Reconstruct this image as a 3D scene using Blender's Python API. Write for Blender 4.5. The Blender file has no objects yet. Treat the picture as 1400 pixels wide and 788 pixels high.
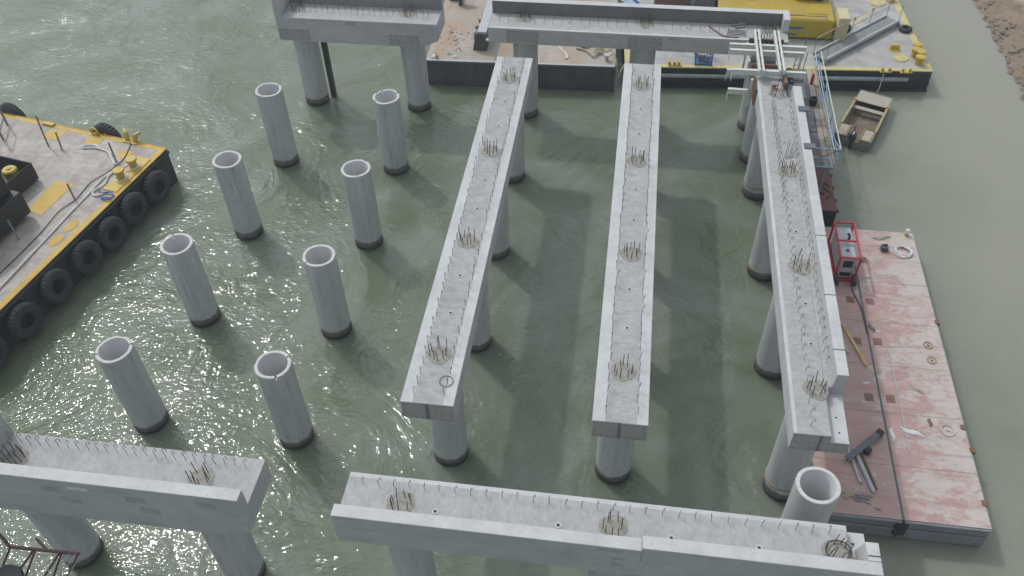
import bpy, bmesh, math, random
from mathutils import Matrix, Vector, noise
R = math.radians
rnd = random.Random(7)
scene = bpy.context.scene
COL = scene.collection

# ------------------------------------------------------------------ materials
def nodes(name):
    m = bpy.data.materials.new(name); m.use_nodes = True
    nt = m.node_tree; b = nt.nodes['Principled BSDF']
    return m, nt, b

def N(nt, t, **kw):
    n = nt.nodes.new(t)
    for k, v in kw.items(): setattr(n, k, v)
    return n

def coords(nt, scale=(1, 1, 1)):
    g = N(nt, 'ShaderNodeNewGeometry')
    mp = N(nt, 'ShaderNodeMapping'); mp.inputs['Scale'].default_value = scale
    nt.links.new(g.outputs['Position'], mp.inputs['Vector'])
    return mp.outputs['Vector']

def noise_tex(nt, vec, scale, detail=5, rough=.6, dist=0):
    n = N(nt, 'ShaderNodeTexNoise')
    n.inputs['Scale'].default_value = scale; n.inputs['Detail'].default_value = detail
    n.inputs['Roughness'].default_value = rough; n.inputs['Distortion'].default_value = dist
    nt.links.new(vec, n.inputs['Vector'])
    return n.outputs['Fac']

def ramp(nt, fac, stops):
    r = N(nt, 'ShaderNodeValToRGB')
    e = r.color_ramp.elements
    while len(e) < len(stops): e.new(.5)
    for i, (p, c) in enumerate(stops):
        e[i].position = p
        e[i].color = (c, c, c, 1) if isinstance(c, (int, float)) else (*c, 1)
    nt.links.new(fac, r.inputs['Fac'])
    return r.outputs['Color']

def mix(nt, fac, a, b, mode='MIX'):
    m = N(nt, 'ShaderNodeMix', data_type='RGBA', blend_type=mode)
    if isinstance(fac, (int, float)): m.inputs[0].default_value = fac
    else: nt.links.new(fac, m.inputs[0])
    for s, i in ((a, 6), (b, 7)):
        if isinstance(s, tuple): m.inputs[i].default_value = (*s, 1)
        else: nt.links.new(s, m.inputs[i])
    return m.outputs[2]

def math_n(nt, op, a, b=0.0):
    m = N(nt, 'ShaderNodeMath', operation=op)
    for s, i in ((a, 0), (b, 1)):
        if isinstance(s, (int, float)): m.inputs[i].default_value = s
        else: nt.links.new(s, m.inputs[i])
    return m.outputs[0]

def bump(nt, b, h, strength=.3, dist=.02):
    n = N(nt, 'ShaderNodeBump'); n.inputs['Strength'].default_value = strength
    n.inputs['Distance'].default_value = dist
    nt.links.new(h, n.inputs['Height']); nt.links.new(n.outputs['Normal'], b.inputs['Normal'])

def surf(name, base, var=.25, scale=1.5, stretch=(1, 1, 1), rough=.8, metal=0, bstr=.25, bscale=25,
         layers=(), spec=.5):
    """base colour with mottling; layers = (scale, stretch, lo, hi, colour, amount) patches on top"""
    m, nt, b = nodes(name)
    v = coords(nt, stretch)
    f = noise_tex(nt, v, scale, 8, .65)
    lo = tuple(c * (1 - var) for c in base); hi = tuple(min(1, c * (1 + var)) for c in base)
    col = ramp(nt, f, [(.3, lo), (.7, hi)])
    for (s, st, l, h, c, amt) in layers:
        ff = noise_tex(nt, coords(nt, st), s, 6, .65, .3)
        k = ramp(nt, ff, [(l, 0.0), (h, amt)])
        col = mix(nt, k, col, c)
    nt.links.new(col, b.inputs['Base Color'])
    b.inputs['Roughness'].default_value = rough; b.inputs['Metallic'].default_value = metal
    b.inputs['Specular IOR Level'].default_value = spec
    if bstr: bump(nt, b, noise_tex(nt, coords(nt), bscale, 6, .7), bstr, .02)
    return m

M = {}
GR = (.33, .335, .335)
M['concrete'] = surf('smooth concrete', (.50, .505, .508), .13, .9, layers=[
    (3.5, (1, 1, 1), .55, .75, (.36, .365, .365), .5), (8, (1, 1, 1), .58, .70, (.31, .31, .305), .5),
    (1.3, (1, 1, .25), .6, .74, (.56, .565, .56), .7), (.8, (1, 1, .4), .62, .74, (.36, .35, .33), .5)], bstr=.15, rough=.75)
M['rough_concrete'] = surf('broomed concrete', (.40, .402, .40), .16, 2.6, layers=[(6, (.35, 1, 1), .5, .66, (.25, .25, .25), .55), (4.5, (1, 1, 1), .54, .68, (.42, .425, .425), .6), 
    (11, (.3, 1, 1), .52, .68, (.29, .29, .29), .55), (34, (1, 1, 1), .56, .7, (.26, .26, .255), .5),
    (1.1, (1, 1, 1), .58, .75, (.29, .285, .27), .7), (.35, (1, 1, 1), .56, .7, (.25, .25, .245), .35)], bstr=.7, bscale=28, rough=.9)
M['rough_concrete_long'] = surf('broomed concrete of the cap beams', (.415, .417, .412), .14, 2.6, layers=[(7, (1, .3, 1), .5, .66, (.30, .30, .295), .5), (4.5, (1, 1, 1), .54, .68, (.46, .46, .455), .6), 
    (11, (1, .3, 1), .52, .68, (.31, .31, .305), .5), (34, (1, 1, 1), .56, .7, (.28, .28, .275), .5),
    (1.1, (1, 1, 1), .58, .75, (.31, .305, .29), .7)], bstr=.7, bscale=28, rough=.9)
M['end_concrete'] = surf('exposed end concrete', (.36, .35, .34), .16, 7, layers=[
    (16, (1, 1, 1), .56, .68, (.19, .18, .17), .7)], bstr=.6, bscale=40, rough=.9)
M['face_concrete'] = surf('form faced concrete', (.455, .455, .455), .12, .8, layers=[
    (2.2, (.25, .25, 1.6), .55, .72, (.35, .34, .345), .7), (1.5, (1, 1, .3), .6, .75, (.50, .505, .51), .6),
    (2.6, (1, 1, 1), .64, .75, (.30, .31, .325), .6), (14, (1, 1, 1), .66, .72, (.27, .265, .26), .5)], bstr=.2, rough=.8)
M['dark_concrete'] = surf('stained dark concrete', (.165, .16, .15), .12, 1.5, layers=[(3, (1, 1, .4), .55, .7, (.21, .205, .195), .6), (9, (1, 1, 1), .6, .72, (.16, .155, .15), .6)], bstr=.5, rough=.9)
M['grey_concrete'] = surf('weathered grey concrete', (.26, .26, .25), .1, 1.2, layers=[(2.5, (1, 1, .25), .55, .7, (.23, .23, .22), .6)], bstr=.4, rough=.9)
M['grout'] = surf('grout', (.31, .30, .265), .25, 5, layers=[(12, (1, 1, 1), .5, .66, (.19, .18, .16), .7)], bstr=.6, bscale=30)
M['dark_slot'] = surf('dark slot', (.05, .05, .05), .3, 8, bstr=0)
M['slot_grey'] = surf('grey end groove', (.17, .175, .175), .2, 8, bstr=0)  # dark recess of the end groove given as colour on a thin plate
M['patch_blue'] = surf('blue grey repair patch', (.36, .375, .385), .15, 3, bstr=.1)
M['rust_bar'] = surf('rusty reinforcing steel', (.085, .07, .063), .35, 20, rough=.85, bstr=0)
M['grey_bar'] = surf('grey reinforcing steel', (.20, .19, .185), .3, 20, rough=.7, bstr=0)
def pile_mat():
    m, nt, b = nodes('pile concrete')
    v = coords(nt, (1, 1, .12))
    col = ramp(nt, noise_tex(nt, v, 2.3, 8, .6), [(.3, (.40, .405, .41)), (.7, (.53, .535, .54))])
    k = ramp(nt, noise_tex(nt, coords(nt, (1, 1, .07)), 5.5, 4, .6), [(.61, 0.0), (.72, .6)])
    col = mix(nt, k, col, (.15, .15, .15))
    k = ramp(nt, noise_tex(nt, coords(nt, (1, 1, .05)), 8, 3, .5), [(.66, 0.0), (.71, .6)])
    col = mix(nt, k, col, (.62, .61, .59))
    k = ramp(nt, noise_tex(nt, coords(nt), 1.8, 6, .7), [(.58, 0.0), (.75, .45)])
    col = mix(nt, k, col, (.29, .285, .275))
    k = ramp(nt, noise_tex(nt, coords(nt), 7, 6, .75), [(.60, 0.0), (.70, .6)])
    col = mix(nt, k, col, (.17, .165, .16))
    g = N(nt, 'ShaderNodeNewGeometry'); sp = N(nt, 'ShaderNodeSeparateXYZ')
    nt.links.new(g.outputs['Position'], sp.inputs[0])
    z = math_n(nt, 'ADD', sp.outputs['Z'], math_n(nt, 'MULTIPLY', math_n(nt, 'SUBTRACT', noise_tex(nt, coords(nt), 3.5, 6, .7), .5), .42))
    wet = ramp(nt, z, [(.42, .92), (.48, .4), (.54, 0.0)])
    col = mix(nt, wet, col, (.105, .105, .095))
    wet2 = ramp(nt, z, [(.16, .9), (.24, 0.0)])
    col = mix(nt, wet2, col, (.03, .032, .026))
    nt.links.new(col, b.inputs['Base Color'])
    b.inputs['Roughness'].default_value = .72
    bump(nt, b, noise_tex(nt, coords(nt), 22, 6, .7), .25)
    return m
M['pile'] = pile_mat()
M['pile_inner'] = surf('pile bore concrete', (.55, .56, .565), .1, 1.5, stretch=(1, 1, .2), layers=[(5, (1, 1, .08), .58, .7, (.36, .36, .36), .5)], bstr=.2)
M['pile_rim'] = surf('cut pile rim', (.56, .55, .53), .12, 6, layers=[(9, (1, 1, 1), .55, .7, (.36, .35, .34), .6)], bstr=.4)
M['black_hull'] = surf('black hull steel', (.030, .034, .038), .4, 1.2, layers=[
    (2.5, (1, 1, .3), .58, .72, (.09, .075, .06), .45), (5, (1, 1, 1), .62, .74, (.10, .105, .11), .5)], rough=.55, bstr=.3, bscale=8)
M['rubber'] = surf('tyre rubber', (.036, .039, .043), .35, 5, layers=[(7, (1, 1, 1), .56, .7, (.10, .10, .10), .45)], rough=.85, bstr=.4, bscale=30)
M['grey_deck'] = surf('scuffed grey deck', (.39, .38, .367), .18, .7, layers=[
    (1.4, (.35, 1, 1), .5, .64, (.29, .275, .265), .8), (3, (1, .3, 1), .55, .66, (.32, .275, .25), .65),
    (6, (1, 1, 1), .64, .74, (.22, .19, .17), .5), (.9, (1, 1, 1), .64, .75, (.38, .29, .25), .45)], bstr=.3, rough=.75)
M['left_deck'] = surf('stained pale deck', (.435, .395, .355), .2, .8, layers=[(1.1, (1, .5, 1), .48, .62, (.31, .255, .24), .8), (2.6, (1, 1, 1), .54, .66, (.33, .245, .225), .65), (5, (1, .4, 1), .56, .68, (.22, .195, .18), .65), (2.2, (.3, 1.4, 1), .54, .66, (.27, .255, .245), .6), (1.7, (1, 1, 1), .6, .72, (.50, .49, .475), .6)], bstr=.3, rough=.75)
M['yellow_paint'] = surf('worn yellow paint', (.52, .34, .055), .15, 2, layers=[
    (4, (1, 1, 1), .58, .72, (.36, .32, .25), .6), (9, (1, 1, 1), .64, .74, (.2, .13, .06), .6)], rough=.6)
M['yellow_bright'] = surf('yellow paint', (.50, .36, .055), .2, 3, layers=[(6, (1, 1, 1), .62, .74, (.18, .11, .04), .7)], rough=.5)
M['pale_yellow'] = surf('pale yellow edge paint', (.53, .45, .21), .14, 2, layers=[(5, (1, 1, 1), .58, .7, (.40, .37, .31), .7)], rough=.65)
M['crane_yellow'] = surf('dirty crane yellow', (.42, .30, .03), .15, .8, layers=[
    (1.6, (1, 1, 1), .52, .7, (.34, .24, .10), .7), (4, (.5, 1, 1), .64, .74, (.15, .09, .04), .8)], rough=.5)
M['crane_side'] = surf('crane yellow side', (.46, .34, .02), .08, .8, layers=[(3, (1, 1, 1), .66, .78, (.28, .19, .03), .5)], rough=.5)
M['cream'] = surf('cream tank', (.55, .48, .30), .1, 3)
M['rusty_deck'] = surf('sandy rusty deck', (.385, .345, .30), .13, .8, layers=[
    (.7, (1, .45, 1), .47, .62, (.40, .27, .175), .8), (2.2, (1, .6, 1), .58, .72, (.33, .21, .13), .7),
    (1.8, (1, 1, 1), .58, .7, (.45, .44, .42), .6), (6, (1, 1, 1), .62, .72, (.20, .15, .12), .65)], bstr=.4)
M['slate_hull'] = surf('slate grey hull side', (.085, .09, .095), .3, .8, layers=[
    (2, (1, 1, .3), .55, .7, (.06, .055, .05), .7), (4, (1, 1, 1), .64, .74, (.13, .11, .09), .5)], rough=.65)
M['hull_light'] = surf('blue grey fender pipe', (.30, .34, .37), .2, 2, layers=[(6, (1, 1, 1), .6, .7, (.10, .10, .11), .8)], rough=.55)
def red_deck():
    m, nt, b = nodes('scuffed red deck')
    col = ramp(nt, noise_tex(nt, coords(nt, (.4, 1.2, 1)), 1.5, 9, .75), [(.3, (.37, .235, .215)), (.7, (.49, .325, .305))])
    g = N(nt, 'ShaderNodeNewGeometry'); sp = N(nt, 'ShaderNodeSeparateXYZ')
    nt.links.new(g.outputs['Position'], sp.inputs[0])
    east = N(nt, 'ShaderNodeMapRange'); nt.links.new(sp.outputs['X'], east.inputs['Value'])
    east.inputs['From Min'].default_value = 28.8; east.inputs['From Max'].default_value = 31.6
    east.inputs['To Min'].default_value = -.075; east.inputs['To Max'].default_value = .085
    def layer(scale, st, lo, hi, c, amt, add=None, dist=.4, det=8, ro=.72):
        nonlocal col
        k = noise_tex(nt, coords(nt, st), scale, det, ro, dist)
        if add is not None: k = math_n(nt, 'ADD', k, add)
        col = mix(nt, ramp(nt, k, [(lo, 0.0), (hi, amt)]), col, c)
    layer(.75, (.7, 1.6, 1), .50, .66, (.42, .33, .285), .65)                     # brown grime
    layer(1.2, (.8, 1.3, 1), .495, .60, (.52, .47, .435), .85, east.outputs[0])     # bare, bleached plate
    layer(3.4, (.7, 1.4, 1), .56, .64, (.54, .49, .46), .55, east.outputs[0])
    layer(1.7, (.16, 2.4, 1), .54, .66, (.28, .205, .18), .55)                      # streaks across the plates
    layer(1.0, (1, 1, 1), .58, .68, (.35, .31, .225), .8, None, .9)                # olive sand
    layer(1.9, (1, 1, 1), .66, .72, (.36, .21, .09), .75)                          # rust
    layer(6, (1, 1, 1), .61, .69, (.12, .09, .075), .75)
    layer(16, (1, 1, 1), .62, .70, (.15, .11, .095), .6)
    y = math_n(nt, 'FRACT', math_n(nt, 'MULTIPLY', sp.outputs['Y'], .41))
    seam = ramp(nt, y, [(.0, .55), (.012, .55), (.02, 0.0), (1, 0.0)])
    col = mix(nt, seam, col, (.17, .12, .105))
    nt.links.new(col, b.inputs['Base Color']); b.inputs['Roughness'].default_value = .8
    bump(nt, b, noise_tex(nt, coords(nt), 12, 6, .7), .3)
    return m
M['red_deck'] = red_deck()
M['red_dark'] = surf('dark red hatch', (.21, .12, .10), .25, 5)
M['red_hull'] = surf('dark red pontoon', (.17, .065, .055), .25, 1.8, layers=[(4, (1, 1, 1), .6, .72, (.08, .05, .045), .7)], rough=.65)
M['red_frame'] = surf('red frame paint', (.46, .045, .055), .15, 4, rough=.45)
M['grey_steel'] = surf('grey steel', (.20, .21, .215), .2, 3, layers=[(6, (1, 1, 1), .62, .74, (.12, .09, .07), .5)], rough=.55)
M['barge_side'] = surf('grey barge side', (.20, .215, .23), .2, 1.2, layers=[(3, (.4, .4, 1.5), .55, .7, (.28, .26, .23), .6), (5, (1, 1, 1), .64, .74, (.15, .09, .06), .6)], rough=.65)
M['pale_steel'] = surf('pale grey panel', (.42, .45, .47), .1, 4, rough=.5)
M['form_white'] = surf('pale form beam', (.60, .62, .58), .1, 5, layers=[(9, (1, 1, 1), .66, .74, (.35, .33, .29), .6)], rough=.5)
M['form_grey'] = surf('grey form steel', (.24, .25, .25), .2, 4, rough=.6)  # own grey of the gangway deck plates
M['black'] = surf('black machine paint', (.013, .0145, .016), .3, 2, rough=.5, bstr=.1)
M['black_plastic'] = surf('black plastic', (.022, .023, .025), .2, 5, rough=.4, bstr=0)
M['rope_white'] = surf('weathered white rope', (.66, .66, .64), .2, 12, rough=.9, bstr=.5, bscale=60)
M['rope_dark'] = surf('dark line', (.07, .06, .055), .3, 12, rough=.9)
M['rope_tan'] = surf('tan rope', (.33, .29, .18), .25, 12, rough=.9)
M['rope_blue'] = surf('blue rope', (.08, .16, .38), .25, 12, rough=.9)
M['blue'] = surf('blue steel', (.035, .13, .34), .2, 4, rough=.5)
M['pale_blue'] = surf('pale blue pipe', (.33, .46, .58), .15, 6, rough=.45)
M['pale_pole'] = surf('pale galvanised pipe', (.56, .60, .55), .15, 6, rough=.5)
M['wood_brown'] = surf('brown timber', (.19, .115, .075), .3, 3, stretch=(1, 6, 6), layers=[(8, (1, 1, 1), .6, .7, (.12, .08, .06), .6)])
M['wood_pale'] = surf('pale plywood', (.40, .34, .27), .2, 3, layers=[(3, (1, 1, 1), .55, .7, (.27, .235, .2), .7), (8, (1, 1, 1), .64, .74, (.16, .13, .11), .6)])
M['wood_grey'] = surf('weathered grey plank', (.25, .245, .24), .25, 3, layers=[(4, (1, 1, 1), .56, .7, (.16, .15, .145), .7)])
M['wood_yellow'] = surf('yellow timber', (.50, .35, .16), .2, 5)
M['plate_dark'] = surf('dark blue grey plate', (.115, .125, .14), .2, 2, layers=[(4, (1, 1, 1), .6, .72, (.19, .185, .18), .6)], rough=.6)
M['boat_hull'] = surf('dull boat metal', (.23, .22, .20), .2, 3, layers=[(5, (1, 1, 1), .58, .7, (.16, .14, .12), .6)], rough=.6)
M['boat_floor'] = surf('muddy boat floor', (.16, .125, .09), .3, 3, layers=[(2, (1, 1, 1), .5, .64, (.26, .19, .13), .7)], rough=.85)
M['boat_deck'] = surf('sandy boat deck', (.37, .34, .285), .12, 3, layers=[(3, (1, 1, 1), .58, .72, (.29, .26, .215), .6)])
M['boat_trim'] = surf('dulled yellow boat trim', (.37, .30, .15), .2, 4, layers=[(6, (1, 1, 1), .55, .7, (.27, .24, .19), .8)])
M['rag_white'] = surf('white rag', (.68, .68, .66), .1, 6)
M['red_cloth'] = surf('red cloth', (.42, .06, .05), .15, 6)
M['orange'] = surf('orange clamp', (.55, .16, .07), .15, 6)
M['rock'] = surf('shore rock', (.20, .165, .125), .35, 1.5, layers=[(3, (1, 1, 1), .55, .7, (.10, .09, .078), .7)], bstr=.6, bscale=8)
def bank_mat():
    m, nt, b = nodes('muddy shore')
    col = ramp(nt, noise_tex(nt, coords(nt), .9, 9, .75, .5), [(.3, (.15, .12, .09)), (.48, (.24, .185, .13)), (.62, (.31, .22, .155)), (.75, (.33, .28, .20))])
    g = N(nt, 'ShaderNodeNewGeometry'); sp = N(nt, 'ShaderNodeSeparateXYZ')
    nt.links.new(g.outputs['Position'], sp.inputs[0])
    z = math_n(nt, 'ADD', sp.outputs['Z'], math_n(nt, 'MULTIPLY', math_n(nt, 'SUBTRACT', noise_tex(nt, coords(nt), .7, 6), .5), 1.4))
    col = mix(nt, ramp(nt, z, [(.66, 0.0), (.98, .85)]), col, (.40, .35, .26))
    k = ramp(nt, noise_tex(nt, coords(nt), 3.5, 6, .7), [(.6, 0.0), (.7, .8)])
    col = mix(nt, k, col, (.07, .065, .05))
    nt.links.new(col, b.inputs['Base Color']); b.inputs['Roughness'].default_value = .95
    bump(nt, b, noise_tex(nt, coords(nt), 5, 8, .75), .8, .12)
    return m
M['bank'] = bank_mat()
M['lattice'] = surf('dark red lattice paint', (.06, .02, .022), .3, 6, rough=.5)
M['sheave'] = surf('sheave steel', (.035, .04, .042), .3, 6, rough=.4)
M['wire'] = surf('steel wire rope', (.33, .34, .34), .2, 10, rough=.4, metal=.3)

def water_mat():
    m, nt, b = nodes('turbid green water')
    g = N(nt, 'ShaderNodeNewGeometry'); sp = N(nt, 'ShaderNodeSeparateXYZ')
    nt.links.new(g.outputs['Position'], sp.inputs[0])
    # silt: greener between the piles, browner grey towards the shore
    big = noise_tex(nt, coords(nt, (1, 1, 0)), .13, 6, .62, 1.8)
    col = ramp(nt, big, [(.36, (.132, .172, .105)), (.50, (.166, .203, .146)), (.64, (.205, .237, .192))])
    sx = math_n(nt, 'ADD', sp.outputs['X'], math_n(nt, 'MULTIPLY', math_n(nt, 'SUBTRACT', noise_tex(nt, coords(nt, (1, 1, 0)), .09, 4), .5), 14))
    mr = N(nt, 'ShaderNodeMapRange'); nt.links.new(sx, mr.inputs['Value'])
    mr.inputs['From Min'].default_value = 24; mr.inputs['From Max'].default_value = 38
    col = mix(nt, mr.outputs[0], col, (.30, .302, .245))
    nt.links.new(col, b.inputs['Base Color'])
    b.inputs['IOR'].default_value = 1.333
    b.inputs['Roughness'].default_value = .045
    b.inputs['Subsurface Weight'].default_value = SSS
    b.inputs['Subsurface Radius'].default_value = (.75, 1.0, .6)
    b.inputs['Subsurface Scale'].default_value = 1.5
    # wind chop, dying away in the lee towards the shore
    rot = N(nt, 'ShaderNodeMapping'); rot.inputs['Rotation'].default_value = (0, 0, R(35)); rot.inputs['Scale'].default_value = (1, 2.3, 1)
    nt.links.new(g.outputs['Position'], rot.inputs['Vector'])
    w1 = noise_tex(nt, rot.outputs[0], .8, 2, .5, .6)
    rot2 = N(nt, 'ShaderNodeMapping'); rot2.inputs['Rotation'].default_value = (0, 0, R(-20)); rot2.inputs['Scale'].default_value = (1, 1.8, 1)
    nt.links.new(g.outputs['Position'], rot2.inputs['Vector'])
    w2 = noise_tex(nt, rot2.outputs[0], 2.3, 1, .5, .8)
    w3 = noise_tex(nt, coords(nt, (1, 1, 0)), .22, 2, .5)
    w4 = noise_tex(nt, rot2.outputs[0], 4.6, 1, .5, .5)
    h = math_n(nt, 'ADD', math_n(nt, 'MULTIPLY', w1, .085), math_n(nt, 'MULTIPLY', w2, .085))
    h = math_n(nt, 'ADD', h, math_n(nt, 'MULTIPLY', w3, .22))
    h = math_n(nt, 'ADD', h, math_n(nt, 'MULTIPLY', w4, .045))
    lee = N(nt, 'ShaderNodeMapRange'); nt.links.new(sx, lee.inputs['Value'])
    lee.inputs['From Min'].default_value = 23; lee.inputs['From Max'].default_value = 33
    lee.inputs['To Min'].default_value = 1; lee.inputs['To Max'].default_value = .28
    patch = ramp(nt, noise_tex(nt, coords(nt, (1, 1, 0)), .16, 4, .6, 1.5), [(.40, .42), (.58, 1.05)])
    opn = N(nt, 'ShaderNodeMapRange'); nt.links.new(sp.outputs['X'], opn.inputs['Value'])
    opn.inputs['From Min'].default_value = -10; opn.inputs['From Max'].default_value = 9
    opn.inputs['To Min'].default_value = 1.7; opn.inputs['To Max'].default_value = 1.0
    amp = math_n(nt, 'MULTIPLY', math_n(nt, 'MULTIPLY', lee.outputs[0], opn.outputs[0]), patch); h = math_n(nt, 'MULTIPLY', h, amp)
    n = N(nt, 'ShaderNodeBump'); n.inputs['Distance'].default_value = WAVE
    n.inputs['Strength'].default_value = 1
    nt.links.new(h, n.inputs['Height']); nt.links.new(n.outputs['Normal'], b.inputs['Normal'])
    return m
SSS, WAVE = 1.0, .37
M['water'] = water_mat()

# ------------------------------------------------------------------ mesh helpers
class MB:
    def __init__(s): s.v, s.f, s.m = [], [], []
    def add(s, vs, fs, mi=0):
        o = len(s.v); s.v += [tuple(v) for v in vs]
        for f in fs: s.f.append([o + i for i in f]); s.m.append(mi)
        return s
    def box(s, x0, x1, y0, y1, z0, z1, mi=0, top=None):
        vs = [(x, y, z) for z in (z0, z1) for y in (y0, y1) for x in (x0, x1)]
        fs = [(0, 2, 3, 1), (4, 5, 7, 6), (0, 1, 5, 4), (2, 6, 7, 3), (0, 4, 6, 2), (1, 3, 7, 5)]
        s.add(vs, fs, mi)
        if top is not None: s.m[-5] = top
        return s
    def obox(s, c, d, size, mi=0, rz=0, roll=0):
        """box centred at c, long side along direction d"""
        d = Vector(d).normalized(); up = Vector((0, 0, 1)) if abs(d.z) < .95 else Vector((0, 1, 0))
        y = up.cross(d).normalized(); z = d.cross(y)
        if roll: q = Matrix.Rotation(roll, 3, d); y = q @ y; z = q @ z
        c = Vector(c); hx, hy, hz = [k / 2 for k in size]
        vs = [c + d * (a * hx) + y * (b * hy) + z * (e * hz) for e in (-1, 1) for b in (-1, 1) for a in (-1, 1)]
        return s.add(vs, [(0, 2, 3, 1), (4, 5, 7, 6), (0, 1, 5, 4), (2, 6, 7, 3), (0, 4, 6, 2), (1, 3, 7, 5)], mi)
    def beam(s, a, b, w, h, mi=0):
        a, b = Vector(a), Vector(b)
        return s.obox((a + b) / 2, b - a, ((b - a).length, w, h), mi)
    def tube(s, pts, r, n=6, mi=0, closed=False):
        pts = [Vector(p) for p in pts]; k = len(pts); rings = []; prev = None
        for i, p in enumerate(pts):
            if closed: d = pts[(i + 1) % k] - pts[i - 1]
            else: d = pts[min(i + 1, k - 1)] - pts[max(i - 1, 0)]
            d.normalize()
            if prev is None:
                a = Vector((0, 0, 1)) if abs(d.z) < .9 else Vector((1, 0, 0)); x = a.cross(d).normalized()
            else:
                x = prev - d * prev.dot(d); x.normalize()
            prev = x; y = d.cross(x)
            rings.append([p + (x * math.cos(2 * math.pi * j / n) + y * math.sin(2 * math.pi * j / n)) * r for j in range(n)])
        vs = [q for g in rings for q in g]; fs = []
        for i in range(k if closed else k - 1):
            for j in range(n):
                a, b = i * n + j, i * n + (j + 1) % n; c = ((i + 1) % k) * n
                fs.append((a, b, c + (j + 1) % n, c + j))
        if not closed: fs += [tuple(range(n))[::-1], tuple((k - 1) * n + j for j in range(n))]
        return s.add(vs, fs, mi)
    def cyl(s, p, r0, r1, h, n=24, mi=0, top=None):
        x, y, z = p
        vs = [(x + r * math.cos(2 * math.pi * j / n), y + r * math.sin(2 * math.pi * j / n), zz) for r, zz in ((r0, z), (r1, z + h)) for j in range(n)]
        fs = [(j, (j + 1) % n, n + (j + 1) % n, n + j) for j in range(n)] + [tuple(range(n))[::-1], tuple(range(n, 2 * n))]
        s.add(vs, fs, mi)
        if top is not None: s.m[-1] = top
        return s
    def lathe(s, prof, n=32, mat=None, mi=0, closed=True, wob=None):
        vs = []; k = len(prof)
        for j in range(n):
            a = 2 * math.pi * j / n
            for i, (r, z) in enumerate(prof):
                if wob: r, z = wob(j, i, r, z)
                v = Vector((r * math.cos(a), r * math.sin(a), z)); vs.append(mat @ v if mat else v)
        fs = []
        for j in range(n):
            for i in range(k if closed else k - 1):
                fs.append((j * k + i, ((j + 1) % n) * k + i, ((j + 1) % n) * k + (i + 1) % k, j * k + (i + 1) % k))
        return s.add(vs, fs, mi)
    def ext(s, prof, axis, a0, a1, mis=None, cap=0):
        """extrude the closed 2D profile along x or y; mis = material of each profile edge"""
        k = len(prof)
        mk = (lambda p, t: (p[0], t, p[1])) if axis == 'y' else (lambda p, t: (t, p[0], p[1]))
        s.v_off = len(s.v)
        s.v += [mk(p, t) for t in (a0, a1) for p in prof]; o = s.v_off
        for i in range(k):
            s.f.append([o + i, o + (i + 1) % k, o + k + (i + 1) % k, o + k + i]); s.m.append(mis[i] if mis else 0)
        s.f.append([o + i for i in range(k)]); s.m.append(cap)
        s.f.append([o + k + i for i in range(k)][::-1]); s.m.append(cap)
        return s
    def build(s, name, mats, parent=None, world=True, bevel=0, flat=False, loc=None):
        me = bpy.data.meshes.new(name)
        vs = s.v
        if parent is not None and world:
            iv = WM[parent.name].inverted(); vs = [tuple(iv @ Vector(v)) for v in vs]
        me.from_pydata(vs, [], s.f)
        for mt in (mats if isinstance(mats, (list, tuple)) else [mats]): me.materials.append(M[mt])
        me.polygons.foreach_set('material_index', s.m)
        bm = bmesh.new(); bm.from_mesh(me); bmesh.ops.recalc_face_normals(bm, faces=bm.faces); bm.to_mesh(me); bm.free()
        if not flat:
            me.polygons.foreach_set('use_smooth', [True] * len(me.polygons)); me.set_sharp_from_angle(angle=R(38))
        me.update()
        o = bpy.data.objects.new(name, me); COL.objects.link(o)
        if loc: o.location = loc
        if parent is not None:
            o.parent = parent; WM[o.name] = WM[parent.name]
        else: WM[o.name] = Matrix.Identity(4)
        if bevel:
            b = o.modifiers.new('bevel', 'BEVEL'); b.width = bevel; b.segments = 2; b.limit_method = 'ANGLE'; b.angle_limit = R(40)
        return o

WM = {}
def thing(name, label, cat, loc=(0, 0, 0), rz=0, group=None):
    o = bpy.data.objects.new(name, None); COL.objects.link(o)
    o.location = loc; o.rotation_euler = (0, 0, rz); o.empty_display_size = .3
    WM[o.name] = Matrix.Translation(loc) @ Matrix.Rotation(rz, 4, 'Z')
    return tag(o, label, cat, group)
def tag(o, label, cat, group=None):
    o['label'] = label; o['category'] = cat
    if group: o['group'] = group
    return o
def kind(o, k): o['kind'] = k; return o
def inst(o, parent, loc, rz=0, name=None):
    c = o.copy(); COL.objects.link(c); c.parent = parent; c.location = loc; c.rotation_euler = (0, 0, rz)
    return c
def smooth_pts(pts, n=6):
    P = [Vector(p) for p in pts]; out = []
    for i in range(len(P) - 1):
        a, b, c, d = P[max(i - 1, 0)], P[i], P[i + 1], P[min(i + 2, len(P) - 1)]
        for t in range(n):
            t /= n
            out.append(.5 * ((2 * b) + (c - a) * t + (2 * a - 5 * b + 4 * c - d) * t * t + (3 * b - a - 3 * c + d) * t ** 3))
    out.append(P[-1]); return out
def rope(name, pts, r, mat, label, cat='rope', n=6, group=None):
    return tag(MB().tube(smooth_pts(pts), r, n).build(name, mat), label, cat, group)

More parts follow.
